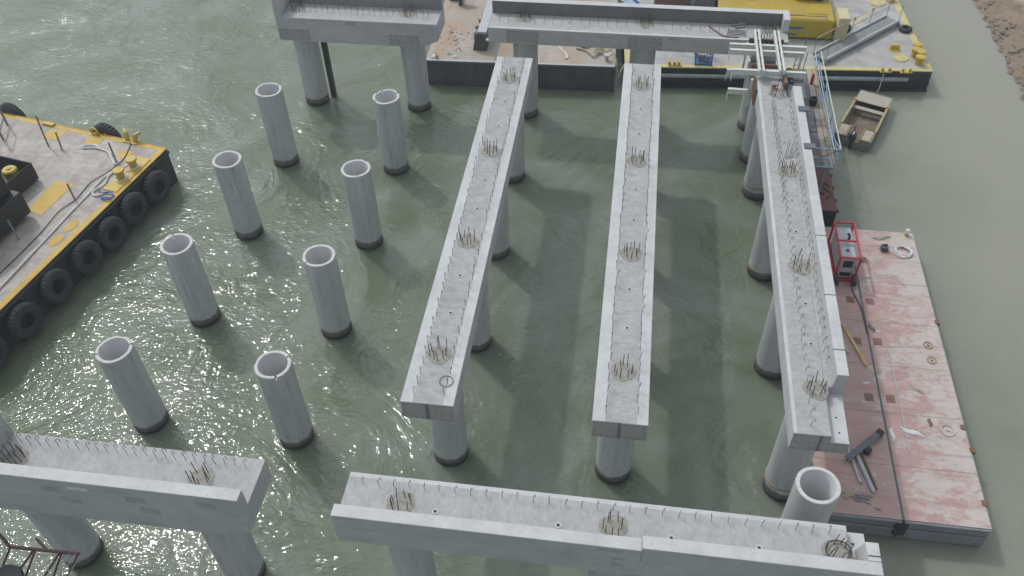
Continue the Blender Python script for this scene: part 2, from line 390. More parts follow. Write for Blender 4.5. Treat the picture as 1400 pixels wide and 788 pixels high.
# ------------------------------------------------------------------ water, shore
def grid_plane(x0, x1, y0, y1):
    return MB().add([(x0, y0, 0), (x1, y0, 0), (x1, y1, 0), (x0, y1, 0)], [(0, 1, 2, 3)])
kind(grid_plane(-1500, 1500, -1500, 1500).build('water', 'water', flat=True), 'structure')
def shore_x(y): return 41.35 + (.0012 * (y - 12) ** 2 if y < 12 else -.035 * max(0, y - 18)) + .35 * noise.noise((0, y * .45, 3)) + .18 * noise.noise((4, y * 1.7, 3))
mb = MB(); ny, nx = 150, 44
for j in range(ny + 1):
    y = -35 + j * .6
    for i in range(nx + 1):
        d = (i / nx) ** 1.7 * 60 - .6
        x = shore_x(y) + d
        z = (.25 * d if d < 0 else .36 * min(d, 5) + .05 * max(0, d - 5)) + (.22 * noise.noise((x * .8, y * .8, 0)) + .1 * noise.noise((x * 2.3, y * 2.3, 5))) * min(1, max(0, d + .3))
        mb.v.append((x, y, z))
for j in range(ny):
    for i in range(nx):
        a = j * (nx + 1) + i; mb.f.append([a, a + 1, a + nx + 2, a + nx + 1]); mb.m.append(0)
kind(mb.build('shore', 'bank'), 'structure')
mb = MB()
for _ in range(420):
    y = rnd.uniform(4, 34); d = abs(rnd.gauss(0, 1.0)) - .15; x = shore_x(y) + d
    s = rnd.uniform(.04, .17) * (1.2 if d < .8 else .8); z = .36 * max(0, d)
    t = bmesh.new(); bmesh.ops.create_icosphere(t, subdivisions=1, radius=s)
    sc = Vector((rnd.uniform(.7, 1.4), rnd.uniform(.7, 1.3), rnd.uniform(.4, .8))); q = Matrix.Rotation(rnd.uniform(0, 6), 3, 'Z')
    vs = [q @ Vector((v.co.x * sc.x, v.co.y * sc.y, v.co.z * sc.z)) * rnd.uniform(.8, 1.2) + Vector((x, y, z)) for v in t.verts]
    mb.add(vs, [[v.index for v in f.verts] for f in t.faces]); t.free()
kind(tag(mb.build('rubble', 'rock', flat=True), 'dark stones and rubble strewn along the muddy waterline', 'rubble'), 'stuff')

# ------------------------------------------------------------------ piles
PR, PW = .685, .135
XS = dict(A=0, B=6.24, C=12.62, D=19.02, E=25.4); YS = [5.98, 0, -5.93, -11.82, -17.7, -23.61]
def pile_mesh(name, h, parent, x, y, notches=(), seed=0):
    angs = sorted([2 * math.pi * i / 64 for i in range(64)] + [a + s for a in notches for s in (-.062, -.055, .055, .062)])
    n = len(angs); mb = MB(); rr = random.Random(seed)
    base = -1.5
    for k, a in enumerate(angs):
        z = h + .012 * math.sin(3 * a + seed) + rr.uniform(-.004, .004)
        for q in notches:
            if abs(a - q) < .058: z = h - .16
        chip = max(0, noise.noise((2.2 * math.cos(a) + x, 2.2 * math.sin(a) + y, seed * 3.1)) - .28) * .22
        z -= chip * .3; ci = chip
        c, s = math.cos(a), math.sin(a)
        for (r, zz) in ((PR, base), (PR, z - .02 - ci), (PR - .02 - ci * .5, z), (PR - PW + .015, z), (PR - PW, z - .02), (PR - PW, base)):
            mb.v.append((x + r * c, y + r * s, zz))
    for k in range(n):
        for i in range(5):
            mb.f.append([k * 6 + i, ((k + 1) % n) * 6 + i, ((k + 1) % n) * 6 + i + 1, k * 6 + i + 1]); mb.m.append(1 if i in (1, 2, 3) else (2 if i == 4 else 0))
    return mb.build('shaft', ['pile', 'pile_rim', 'pile_inner'], parent)
FREE = {
 'A1': ((.9,), 'free hollow concrete pile farthest along the outer row beside the tyre barge'),
 'A2': ((), 'free hollow concrete pile in the outer row, just off the corner of the tyre barge'),
 'A3': ((2.2,), 'free hollow concrete pile in the outer row, third from the far cap beam'),
 'A4': ((.55, 3.7), 'free hollow concrete pile standing in the bright sun glitter behind the short near cap beam'),
 'B1': ((.7, 2.2, 3.9), 'free hollow concrete pile with slotted rim just before the rusty barge end'),
 'B2': ((), 'free hollow concrete pile in the inner row, second from the far cap beam'),
 'B3': ((4.0,), 'free hollow concrete pile in the inner row beside the middle of the slanting girder'),
 'B4': ((.75, 5.2), 'free hollow concrete pile nearest the near cap beams, dark crack down its side')}
for i, (k, (nt_, lab)) in enumerate(FREE.items()):
    x, y = XS[k[0]], YS[int(k[1])]
    t = thing('hollow_pile', lab, 'pile', (x, y, 0), group='free hollow concrete piles')
    pile_mesh('shaft', 4.56, t, x, y, nt_, i)
t = thing('hollow_pile', 'hollow concrete pile with stained side between red barge and long near cap beam', 'pile', (25.24, -21.08, 0), group='free hollow concrete piles')
pile_mesh('shaft', 5.5, t, 25.24, -21.08, (), 31)
girder_of = {'C': 'slanting girder', 'D': 'middle girder', 'E': 'raised edge girder'}
spot = {1: 'far end of the', 2: 'far half of the', 3: 'near half of the', 4: 'near end of the'}
def pile_thing(x, y, h, lab):
    t = thing('concrete_pile', lab, 'pile', (x, y, 0), group='concrete piles carrying the beams')
    MB().cyl((x, y, -1.5), PR, PR, h + 1.5, 64).build('shaft', 'pile', t)
    return t
for c in 'CDE':
    for r in (1, 2, 3, 4): pile_thing(XS[c], YS[r], 5.2, f'concrete pile with wet foot under the {spot[r]} {girder_of[c]}')
pile_thing(XS['E'], 2.98, 5.2, 'concrete pile standing just behind the far end pile of the raised edge girder')
for c, h, w in (('A', 4.7, 'outer end of the short far cap beam'), ('B', 4.7, 'inner end of the short far cap beam'), ('C', 5.2, 'end of the long far cap beam by the rusty barge'),
                ('D', 5.2, 'middle of the long far cap beam'), ('E', 5.2, 'formwork end of the long far cap beam')):
    pile_thing(XS[c], YS[0], h, f'concrete pile under the {w}')
for c, h, w in (('A', 4.7, 'short near cap beam, next to the red lattice boom'), ('B', 4.7, 'free end of the short near cap beam'), ('C', 5.2, 'blunt end of the long near cap beam'),
                ('D', 5.2, 'middle of the long near cap beam'), ('E', 5.2, 'notched end of the long near cap beam')):
    pile_thing(XS[c], YS[5], h, f'concrete pile under the {w}')
for x, y, zz, lab in ((25.4, 0, .75, 'tan rope looped round the foot of the raised edge girder far end pile'),
                      (25.4, -5.93, .5, 'tan rope looped round the pile foot beside the red generator'),
                      (25.4, -17.7, .75, 'tan rope looped round the pile foot nearest the red barge corner')):
    pts = []
    for i in range(49):
        a = 2 * math.pi * 2 * i / 48; pts.append((x + .71 * math.cos(a), y + .71 * math.sin(a), zz + .11 * i / 48 + .05 * math.sin(a + x + y)))
    tag(MB().tube(pts, .02, 5).build('rope', 'rope_tan'), lab, 'rope', 'ropes round the pile feet')
rope('rope', [(24.75, -.5, .4), (24.4, -1.3, .03), (24.6, -2.3, .02), (24.3, -3.2, .02), (24.5, -3.9, .02), (24.1, -4.6, .02), (23.2, -5.3, .02)], .012, 'rope_tan', 'thin tan rope trailing on the water beside the raised edge girder')

# ------------------------------------------------------------------ girders and cap beams
def cane(name, h=.34, hook=.09):
    pts = [(0, 0, -.03), (0, 0, h - hook / 2)]
    for k in range(1, 6):
        a = math.pi * k / 6; pts.append((hook / 2 - hook / 2 * math.cos(a), 0, h - hook / 2 + hook / 2 * math.sin(a)))
    pts += [(hook, 0, h - hook / 2), (hook, 0, h - .17)]
    return [tuple(p) for p in pts]
def first_hook(parent, loc, h=.34, hook=.09, r=.0105, rz=0):
    o = MB().tube(cane('h', h, hook), r, 5).build('rebar_hook', 'grey_bar', parent, world=False, loc=loc)
    o.rotation_euler = (0, 0, rz); return o
HOOK = DOWEL = POCKET = None
def hooks(parent, pts, rz0=0, h=.34):
    global HOOK
    for (x, y, z) in pts:
        rz = rz0 + rnd.uniform(-.35, .35)
        if HOOK is None: HOOK = first_hook(parent, (x, y, z), h, rz=rz)
        else:
            c = inst(HOOK, parent, (x, y, z), rz); c.scale = (rnd.uniform(.8, 1.2), 1, h / .34 * rnd.uniform(.85, 1.1))
            c.rotation_euler[0] = rnd.uniform(-.12, .12)
def pocket(parent, x, y, z, rot=0):
    """grout filled pocket over the pile with its dowel bars; coordinates local to parent"""
    global POCKET, DOWEL
    if POCKET is None:
        mb = MB(); ring = []
        for k in range(28):
            a = 2 * math.pi * k / 28; rr = .43 + .03 * math.sin(3 * a) + .015 * math.sin(7 * a)
            ring.append((rr * math.cos(a), rr * math.sin(a)))
        mb.add([(p[0], p[1], zz) for zz in (-.02, .012) for p in ring] + [(0, 0, .004)],
               [(k, (k + 1) % 28, 28 + (k + 1) % 28, 28 + k) for k in range(28)] + [(28 + k, 28 + (k + 1) % 28, 56) for k in range(28)])
        POCKET = mb.build('grout_pocket', 'grout', parent, world=False, loc=(x, y, z)); p = POCKET
    else: p = inst(POCKET, parent, (x, y, z), rnd.uniform(0, 6))
    WM.setdefault(p.name, Matrix.Identity(4))
    for k in range(9):
        a = 2 * math.pi * k / 9 + rot + rnd.uniform(-.25, .25); rr = .28 + rnd.uniform(-.06, .05)
        l = (rr * math.cos(a), rr * math.sin(a), 0)
        if DOWEL is None:
            DOWEL = MB().tube([(0, 0, -.02), (0, 0, .3), (.005, 0, .54)], .0145, 6).build('dowel_bar', 'rust_bar', p, world=False, loc=l); d = DOWEL
        else: d = inst(DOWEL, p, l, rnd.uniform(0, 6))
        d.scale = (1, 1, rnd.uniform(.65, 1.2)); d.rotation_euler[0] = rnd.gauss(0, .05); d.rotation_euler[1] = rnd.gauss(0, .05)
    return p
HOLE = None
def lift_hole(parent, x, y, z):
    global HOLE
    if HOLE is None:
        mb = MB(); mb.lathe([(.055, .004), (.10, .004), (.10, .02), (.055, .02)], 16, mi=0); mb.cyl((0, 0, .0), .055, .055, .006, 16, mi=1)
        HOLE = mb.build('lifting_socket', ['concrete', 'dark_slot'], parent, world=False, loc=(x, y, z))
    else: inst(HOLE, parent, (x, y, z))
DK, BT = 6.0, 5.13
DOT = {}
def dots(parent, face, pts, r=.018):
    """small dark strand ends on an end face, each a part"""
    inv = WM[parent.name].inverted()
    for p in pts:
        l = inv @ Vector(p); key = (face, r)
        if key not in DOT:
            ring = [(r * math.cos(k * math.pi / 3), r * math.sin(k * math.pi / 3)) for k in range(6)]
            mb = MB().add([(q[0], y, q[1]) for y in (-.002, .012) for q in ring], [tuple(range(6)), tuple(range(6, 12))] + [(k, (k + 1) % 6, 6 + (k + 1) % 6, 6 + k) for k in range(6)])
            DOT[key] = mb.build('strand_end', 'dark_slot', parent, world=False, loc=l)
        else: inst(DOT[key], parent, l)
def girder(c, label):
    x = XS[c]; y0, y1 = -19.85, 2.0
    t = thing('concrete_girder', label, 'girder', (x, (y0 + y1) / 2, BT), group='girders between the cap beams')
    x0, x1, s0, s1 = x - .91, x + .91, x - .50, x + .55
    prof = [(x0, BT), (x1, BT), (x1, DK), (s1, DK), (s0, DK), (x0, DK)]
    mb = MB().ext(prof, 'y', y0, y1, [1, 1, 0, 2, 0, 1], 4)
    o = mb.build('beam', ['concrete', 'face_concrete', 'rough_concrete', 'dark_slot', 'end_concrete'], t, bevel=.02)
    for k in range(9):
        for zz in (BT + .08, DK - .09): dots(t, 'y', [(x - .8 + 1.6 * k / 8, y0 - .004, zz + rnd.uniform(-.02, .02))])
    for zz in (BT + .3, BT + .5): dots(t, 'y', [(x - .8, y0 - .004, zz), (x + .8, y0 - .004, zz)])
    MB().box(x - .07, x + .05, y0 - .012, y0 + .01, BT + .02, DK + .004).build('end_slot', 'slot_grey', t)
    cy, lz = (y0 + y1) / 2, DK - BT
    ys = [y0 + .35 + .455 * k for k in range(47)]
    hooks(t, [(s0 + .02 - x + rnd.uniform(-.03, .03), q - cy, lz) for q in ys], math.pi * .5)
    hooks(t, [(s1 - .02 - x + rnd.uniform(-.03, .03), q - cy + .1, lz) for q in ys], math.pi * .5)
    for r in (1, 2, 3, 4): pocket(t, 0, YS[r] - cy, lz, r)
    for r in (1, 2, 3):
        for f in (.33, .66): lift_hole(t, .03, YS[r] + (YS[r + 1] - YS[r]) * f - cy, lz)
    for q in (-1.4, -8.9, -15.0): MB().box(s0 + .01, s1 - .01, q, q + .06, DK + .002, DK + .007).build('cold_joint', 'rough_concrete_long', t)
    return t
girder('C', 'long pale concrete girder slanting beside the two rows of free hollow piles')
girder('D', 'long pale concrete girder in the middle with open water on both sides')
# the girder with the raised edge, beside the red barge
x0, x1, y0, y1 = 24.52, 26.33, -19.57, 2.0; cy = (y0 + y1) / 2; xc = 25.4
t = thing('concrete_girder', 'long concrete girder with a raised edge beside the scaffold walkway and red barge', 'girder', (xc, cy, BT), group='girders between the cap beams')
prof = [(x0, BT), (x1, BT), (x1, 5.68), (25.72, 5.68), (25.70, DK), (24.64, DK), (x0, DK)]
mb = MB().ext(prof, 'y', y0, y1, [1, 1, 0, 0, 2, 0, 0], 4)
mb.build('beam', ['concrete', 'face_concrete', 'rough_concrete', 'dark_slot', 'end_concrete'], t, bevel=.02)
mb = MB().ext([(25.724, 5.684), (x1 + .004, 5.684), (x1 + .004, 6.66), (25.95, 6.66), (25.92, DK + .012), (25.704, DK + .002)], 'y', -17.55, -.3, [0, 0, 0, 3, 2, 0], 1)
mb.build('upstand', ['concrete', 'face_concrete', 'rough_concrete', 'face_concrete'], t, bevel=.02)
mb = MB()
for q in (-10.7, -13.87, -16.45): mb.box(25.945, x1 + .007, q, q + .035, 6.4, 6.664)
mb.build('upstand_joint', 'dark_slot', t)
for k in range(8):
    for zz in (BT + .09, 5.58): dots(t, 'y', [(x0 + .12 + 1.5 * k / 7, y0 - .004, zz + rnd.uniform(-.03, .03))])
    dots(t, 'y', [(x0 + .12 + .14 * k, y0 - .004, DK - .1)])
MB().box(25.36, 25.44, y0 - .012, y0 + .01, BT + .02, DK + .003).build('end_slot', 'slot_grey', t)
mb = MB().cyl((26.02, -18.55, 5.67), .035, .035, .016, 12).cyl((26.05, -19.15, 5.67), .035, .035, .016, 12)
mb.build('ledge_socket', 'dark_slot', t)
MB().box(25.66, 25.80, -17.75, -17.556, 5.69, DK - .01).build('ledge_block', 'black_plastic', t)
ys = [y0 + .35 + .455 * k for k in range(45)]
hooks(t, [(-.30 + rnd.uniform(-.03, .03), q - cy, DK - BT) for q in ys], .5)
hooks(t, [(-.36 + rnd.uniform(-.03, .03), q - cy + .22, DK - BT) for q in ys[24:40]], .5)
hooks(t, [(.43 + rnd.uniform(-.03, .03), q - cy, DK - BT) for q in ys[6:42]], .6)
for r in (1, 2, 3, 4): pocket(t, 0, YS[r] - cy, DK - BT, r)
for r in (1, 2, 3):
    for f in (.33, .66): lift_hole(t, .02, YS[r] + (YS[r + 1] - YS[r]) * f - cy, DK - BT)
bars = MB()
for k in range(5): bars.tube([(25.35 + .07 * k, -5.1 + .02 * k, 6.01), (25.45 + .10 * k, -4.5 + .2 * (k % 2), 6.45)], .014, 5)
bars.build('loose_bars', 'grey_bar', t)

def cap(name, label, x0, x1, ylo, yhi, up, depth, cols, sp, offs, feat):
    """cap beam along x; up = +1 when the upstand is on the +y side"""
    z0 = DK - depth; xc, yc = (x0 + x1) / 2, (ylo + yhi) / 2
    t = thing(name, label, 'cap beam', (xc, yc, z0), group='cap beams on the piles')
    b0, b1 = feat.get('body_x', (x0, x1))
    if feat.get('chamfer'):
        prof = [(b0, z0), (b1 - 1.0, z0), (b1, z0 + .42), (b1, DK), (b0, DK)]
        MB().ext(prof, 'y', ylo, yhi, [1, 1, 1, 2, 1], 1).build('beam', ['concrete', 'face_concrete', 'rough_concrete_long'], t, bevel=.02)
    else:
        e0, e1 = (yhi - .16, ylo) if up < 0 else (yhi, ylo + .16)
        prof = [(ylo, z0), (yhi, z0), (yhi, DK), (e0, DK), (e1, DK), (ylo, DK)]
        MB().ext(prof, 'x', b0, b1, [1, 1, 0, 2, 0, 1], 3).build('beam', ['concrete', 'face_concrete', 'rough_concrete_long', 'end_concrete'], t, bevel=.02)
    for (u0, u1, zt) in feat['up']:
        ya, yb = (yhi - .40, yhi + .004) if up > 0 else (ylo - .004, ylo + .40)
        if up > 0: prof = [(ya, DK + .003), (yb, DK - .4), (yb, zt), (ya + .03, zt)]
        else: prof = [(yb, DK + .003), (yb - .03, zt), (ya, zt), (ya, z0 + .05)]
        prof = [(ya, DK + .003), (yb, DK + .003), (yb, zt), (ya, zt)]
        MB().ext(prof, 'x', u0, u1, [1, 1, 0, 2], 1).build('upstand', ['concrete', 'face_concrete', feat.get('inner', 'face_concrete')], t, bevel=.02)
    lz = depth
    for off, h in offs:
        n = int((x1 - x0 - 1.0) / sp)
        hooks(t, [(x0 + .5 + sp * k - xc, off - yc + rnd.uniform(-.02, .02), lz) for k in range(n + 1)], math.pi / 2 * (1 if up > 0 else .8), h)
    for c in cols: pocket(t, XS[c] - xc, feat.get('pocket_y', yc) - yc, lz, .3)
    for q in feat.get('holes', ()): lift_hole(t, q - xc, feat.get('hole_y', yc) - yc, lz)
    return t
def pads(t, lst, y, dots_rows=True):
    for (a, b, z0, z1) in lst:
        p = MB().box(a, b, y - .006, y + .01, z0, z1).build('rough_pad', 'end_concrete', t)
        for k in range(6):
            for zz in (z0 + .12, z0 + (z1 - z0) * .55, z1 - .1):
                if zz == z1 - .1 or k in (0, 1, 4, 5): dots(p, 'y', [(a + .12 + (b - a - .24) * k / 5 + rnd.uniform(-.03, .03), y - .006, zz + rnd.uniform(-.03, .03))], r=.03)
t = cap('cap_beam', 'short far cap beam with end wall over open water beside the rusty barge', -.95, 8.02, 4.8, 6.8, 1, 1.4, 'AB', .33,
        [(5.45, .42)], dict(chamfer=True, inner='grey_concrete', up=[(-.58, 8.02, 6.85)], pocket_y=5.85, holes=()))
MB().box(-.952, -.585, 4.797, 6.80, DK + .003, 7.05).build('end_wall', 'face_concrete', t, bevel=.02)
pads(t, [(-.9, .85, 4.66, 5.35), (5.3, 7.0, 4.66, 5.3)], 4.8)
MB().box(3.0, 3.55, 4.79, 4.81, 5.72, 5.92).build('embed_plate', 'end_concrete', t)
hooks(t, [(-.95 + 1.2 + .33 * k - 3.53, 6.2 - 5.8, 1.4) for k in range(24)], 1.5, .42)
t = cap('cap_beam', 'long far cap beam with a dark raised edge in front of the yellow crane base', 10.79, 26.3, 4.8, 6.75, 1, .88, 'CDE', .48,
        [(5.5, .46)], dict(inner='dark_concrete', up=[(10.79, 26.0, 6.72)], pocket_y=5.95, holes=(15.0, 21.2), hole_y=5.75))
MB().box(26.003, 26.33, 5.75, 6.758, DK + .003, 6.722).build('end_wall', 'concrete', t, bevel=.02)
pads(t, [(11.75, 13.5, 5.2, 5.9), (18.15, 19.95, 5.16, 5.9)], 4.8)
MB().box(20.25, 20.85, 4.79, 4.81, 5.78, 5.93).build('embed_plate', 'end_concrete', t)
t = cap('cap_beam', 'short near cap beam with a row of hooks above the red lattice boom', -.95, 8.0, -24.6, -22.6, -1, 1.4, 'AB', .33,
        [(-22.95, .40), (-24.05, .30)], dict(chamfer=True, up=[(-.58, 8.0, 6.82)], pocket_y=-23.55))
MB().box(-.952, -.585, -24.603, -22.6, DK + .003, 7.6).build('end_wall', 'face_concrete', t, bevel=.02)
mb = MB()
for (a, zz) in ((1.6, 6.3), (2.05, 5.75), (4.3, 6.2), (4.6, 5.6), (6.6, 6.35)): mb.box(a, a + .62, -24.612, -24.59, zz - .16, zz + .16)
mb.build('patch_plate', 'patch_blue', t)
MB().box(2.5, 3.15, -24.616, -24.59, 6.4, 6.52).build('white_plate', 'rag_white', t)
t = cap('cap_beam', 'long near cap beam with stepped raised edge and a notched end by the red barge', 10.8, 25.75, -24.6, -22.7, -1, .85, 'CDE', .48,
        [(-23.05, .32)], dict(up=[(10.8, 19.83, 6.62), (19.834, 26.33, 6.78)], pocket_y=-23.62, holes=(13.7, 17.4, 20.7, 23.2), hole_y=-23.75))
MB().box(25.753, 26.33, -24.597, -22.72, 5.14, 5.68).build('end_ledge', 'concrete', t, bevel=.02)
MB().ext([(-24.19, 5.684), (-23.3, 5.684), (-23.62, 6.776), (-24.19, 6.776)], 'x', 25.98, 26.33, None, 0).build('end_wall', 'concrete', t, bevel=.02)
MB().box(25.99, 26.334, -24.06, -24.02, 6.5, 6.78).build('upstand_joint', 'dark_slot', t)
MB().cyl((25.95, -23.1, 5.67), .04, .04, .016, 12).build('ledge_socket', 'dark_slot', t)
mb = MB().box(19.0, 19.4, -24.612, -24.59, 5.95, 6.12).box(19.0, 19.4, -24.612, -24.59, 5.6, 5.8).box(18.6, 19.35, -24.612, -24.59, 6.4, 6.5)
mb.build('patch_plate', 'patch_blue', t)
pts = [(25.4 + .36 * math.cos(a / 3), -23.62 + .33 * math.sin(a / 3), 6.12 + .02 * math.sin(a)) for a in range(19)]
tag(MB().tube(pts, .022, 5, closed=True).build('rebar_ring', 'rust_bar'), 'rusty steel ring lying in the notched end pocket of the long near cap beam', 'steel ring')
pts = [(13.1 + .23 * math.cos(a / 3), -18.85 + .23 * math.sin(a / 3), 6.03 + .01 * math.sin(a)) for a in range(19)]
tag(MB().tube(pts, .012, 5, closed=True).build('wire_ring', 'rust_bar'), 'thin wire ring lying on the near end of the slanting girder', 'wire ring')

# ------------------------------------------------------------------ tyre barge
O = Vector((-5.35, -2.3, 0)); RZ = math.atan2(-.2, .98)
T = thing('deck_barge', 'black hulled deck barge hung with tyres, yellow edge stripe and grey deck', 'barge', O, RZ)
LM = WM[T.name]; LI = LM.inverted()
def lw(x, y, z=0): return tuple(LI @ Vector((x, y, z)))
ZL = 2.1
mb = MB().box(-16, 0, -27, 0, -.8, ZL, 0, 1)
for k in range(14): mb.box(0.002, .09, -1.2 - 2 * k, -1.05 - 2 * k, .1, ZL - .12, 0)
mb.box(.002, .12, -27, 0, ZL - .28, ZL - .10, 0)
mb.build('hull', ['black_hull', 'left_deck'], T, world=False, bevel=.03)
mb = MB().box(-.33, -.004, -26.9, -.3, ZL + .001, ZL + .006).box(-15.9, -.004, -.30, -.004, ZL + .0012, ZL + .0065)
mb.tube([(0, -.02, ZL), (0, -26.9, ZL)], .035, 6).tube([(-15.9, 0, ZL), (0, 0, ZL)], .035, 6)
mb.build('edge_stripe', 'yellow_paint', T, world=False)
for pts in ([(-9.89, -5.5), (-8.79, -5.68), (-9.24, -8.16), (-10.1, -7.84)], [(-12.38, -1.34), (-11.38, -1.4), (-11.61, -2.28), (-12.6, -2.13)],
            [(-9.92, -1.64), (-9.06, -1.67), (-9.17, -2.51), (-9.95, -2.43)], [(-7.63, -2.67), (-6.93, -2.84), (-7.17, -3.43), (-7.77, -3.25)]):
    P = [lw(*p) for p in pts]; mb = MB(); cz = ZL + .012
    mb.add([(p[0], p[1], z) for z in (ZL, cz) for p in P], [(0, 1, 2, 3)[::-1], (4, 5, 6, 7)] + [(k, (k + 1) % 4, 4 + (k + 1) % 4, 4 + k) for k in range(4)])
    mb.build('deck_patch', 'yellow_paint', T, world=False)
for (x, y) in ((-7.37, -8.7), (-7.59, -9.76)):
    l = lw(x, y); mb = MB().lathe([(0.02, ZL + .03), (.3, ZL + .03), (.36, ZL + .01), (.36, ZL)], 24, Matrix.Translation((l[0], l[1], 0)) @ Matrix.Diagonal((.75, 1.25, 1, 1)), closed=False)
    mb.build('hatch_cover', 'yellow_paint', T, world=False)
P = [lw(*p) for p in ((-6.75, -6.7), (-6.85, -3.4), (-5.75, -3.5), (-5.75, -6.2))]
bl = MB().box(-1.05, -.2, -3.9, -1.1, ZL + .002, ZL + .05).build('bollard_base', 'yellow_bright', T, world=False)
for (x, y) in ((-6.59, -4.99), (-6.36, -4.04)):
    l = lw(x, y)
    MB().lathe([(0.01, ZL), (.2, ZL), (.2, ZL + .42), (.29, ZL + .45), (.29, ZL + .54), (.26, ZL + .57), (.01, ZL + .57)], 24, Matrix.Translation((l[0], l[1], 0)), closed=False).build('bollard', 'yellow_bright', T, world=False)
l = lw(-7.47, -1.92)
mb = MB().box(l[0] - .45, l[0] + .45, l[1] - .22, l[1] + .2, ZL + .002, ZL + .06)
for s in (-1, 1): mb.beam((l[0] + s * .25, l[1], ZL + .05), (l[0] + s * .3, l[1] + .1, ZL + .45), .16, .2).beam((l[0] + s * .32, l[1] + .1, ZL + .42), (l[0] + s * .52, l[1] + .28, ZL + .5), .14, .14)
mb.build('chock', 'yellow_bright', T, world=False)
l = lw(-12.7, -.95); MB().box(l[0] - .35, l[0] + .35, l[1] - .12, l[1] + .12, ZL + .002, ZL + .12).build('cleat', 'yellow_bright', T, world=False)
for (x, y, h, dx, dy) in ((-11.71, -2.83, 1.85, -.05, .15), (-10.85, -3.02, 1.05, 0, .1), (-7.48, -3.7, 1.15, -.1, .1), (-8.13, -6.87, 1.05, 0, 0), (-9.4, -9.9, 1.2, 0, 0)):
    l = lw(x, y); MB().tube([(l[0], l[1], ZL), (l[0] + dx, l[1] + dy, ZL + h)], .045, 8).build('deck_post', 'grey_steel', T, world=False)
TYRE = None
def tyre_mesh(ro=.79, ri=.36, w=.42):
    prof = [(ri, -.11), (ri + .03, -w / 2 + .02), (ro - .14, -w / 2), (ro - .04, -w / 2 + .04), (ro, -w / 2 + .1), (ro, w / 2 - .1), (ro - .04, w / 2 - .04), (ro - .14, w / 2), (ri + .03, w / 2 - .02), (ri, .11),
            (ri + .09, .09), (ro - .09, .1), (ro - .09, -.1), (ri + .09, -.09)]
    def wob(j, i, r, z):
        if i in (3, 4, 5, 6) and j % 2: return (r - .05, z * .97)
        return (r, z)
    return MB().lathe(prof, 56, None, 0, True, wob)
tlabs = ['tyre fender hanging at the free corner of the deck barge', 'tyre fender second along from the deck barge corner, below the double bollard', 'tyre fender hanging just past the double bollard of the deck barge',
         'tyre fender in the middle of the row, below the two yellow deck ovals', 'larger looking tyre fender below the farther half of the dark machine side', 'tyre fender last but one towards the sunlit glitter', 'tyre fender cut by the picture edge, lowest of the row']
for i, (x, y) in enumerate([(-5.1, -4.27), (-5.49, -6.12), (-5.7, -7.97), (-6.06, -9.78), (-6.34, -11.87), (-6.82, -13.94), (-6.74, -16.13)]):
    l = lw(x, y); w = LM @ Vector((.36, l[1], 1.08 + .07 * math.sin(i * 2.1)))
    if TYRE is None:
        TYRE = tyre_mesh().build('tyre_fender', 'rubber'); o = TYRE
    else: o = TYRE.copy(); COL.objects.link(o)
    o.location = w; o.rotation_euler = (rnd.uniform(-.05, .05), R(90) + rnd.uniform(-.2, .05), RZ + rnd.uniform(-.13, .13)); q_ = rnd.uniform(.97, 1.1); o.scale = (q_, q_, rnd.uniform(.85, 1.1))
    tag(o, tlabs[i], 'tyre', 'tyre fenders on the deck barge')
for (px, py), lab in zip(((-9.25, -1.06), (-15.5, .3)), ('tyre fender on the far side of the deck barge with a yellow ring beside it', 'tyre fender on the far side of the deck barge by the left machine')):
    l = lw(px, py); o = TYRE.copy(); COL.objects.link(o); o.location = LM @ Vector((l[0], .27, 1.75)); o.rotation_euler = (R(90), 0, RZ); tag(o, lab, 'tyre', 'tyre fenders on the deck barge')
l = lw(-9.6, -1.0); MB().tube([(l[0] + .22 * math.cos(a / 2), -.12 , ZL + .2 + .2 * math.sin(a / 2)) for a in range(13)], .07, 6, closed=True).build('mooring_ring', 'yellow_bright', T, world=False)
zr = ZL + .05
def rp(pts, z=zr): return [(x, y, z + rnd.uniform(0, .03)) for x, y in pts]
rope('mooring_rope', rp([(-8.6, -14), (-8.3, -11.5), (-8.03, -9.33), (-7.88, -8.01), (-7.65, -6.36), (-7.49, -5.09), (-7.1, -4.4), (-6.7, -4.5), (-6.3, -4.9), (-6.5, -5.35), (-6.9, -5.1), (-6.75, -4.6), (-6.3, -4.3), (-6.1, -3.9), (-6.4, -3.7), (-6.7, -4.0), (-7.0, -4.4), (-7.3, -4.9), (-7.2, -5.6), (-7.5, -6.2), (-7.2, -6.5), (-6.8, -6.2), (-6.4, -6.3)]), .048, 'rope_white', 'thick white mooring rope tangled round the double bollard of the tyre barge')
rope('mooring_rope', rp([(-7.41, -4.0), (-7.9, -3.4), (-8.31, -2.99), (-9.1, -2.75), (-9.75, -2.82), (-9.8, -2.6), (-9.3, -2.5), (-8.9, -2.7)]), .05, 'rope_white', 'short white rope end looped on the grey deck by the yellow patches')
rope('deck_line', rp([(-9.1, -12.5), (-8.8, -11), (-8.57, -9.39), (-8.47, -7.8), (-8.1, -6.84), (-7.98, -5.51), (-7.53, -4.71), (-7.2, -3.6), (-7.3, -2.6), (-7.45, -2.0)], ZL + .03), .022, 'rope_dark', 'thin dark line running along the grey deck of the tyre barge')
rope('blue_rope', rp([(-7.32, -6.03), (-7.0, -6.25), (-6.6, -6.2), (-6.3, -6.45), (-6.5, -6.75), (-6.9, -6.6), (-6.4, -6.6)], ZL + .07), .04, 'rope_blue', 'short blue rope knotted at the yellow edge of the tyre barge')
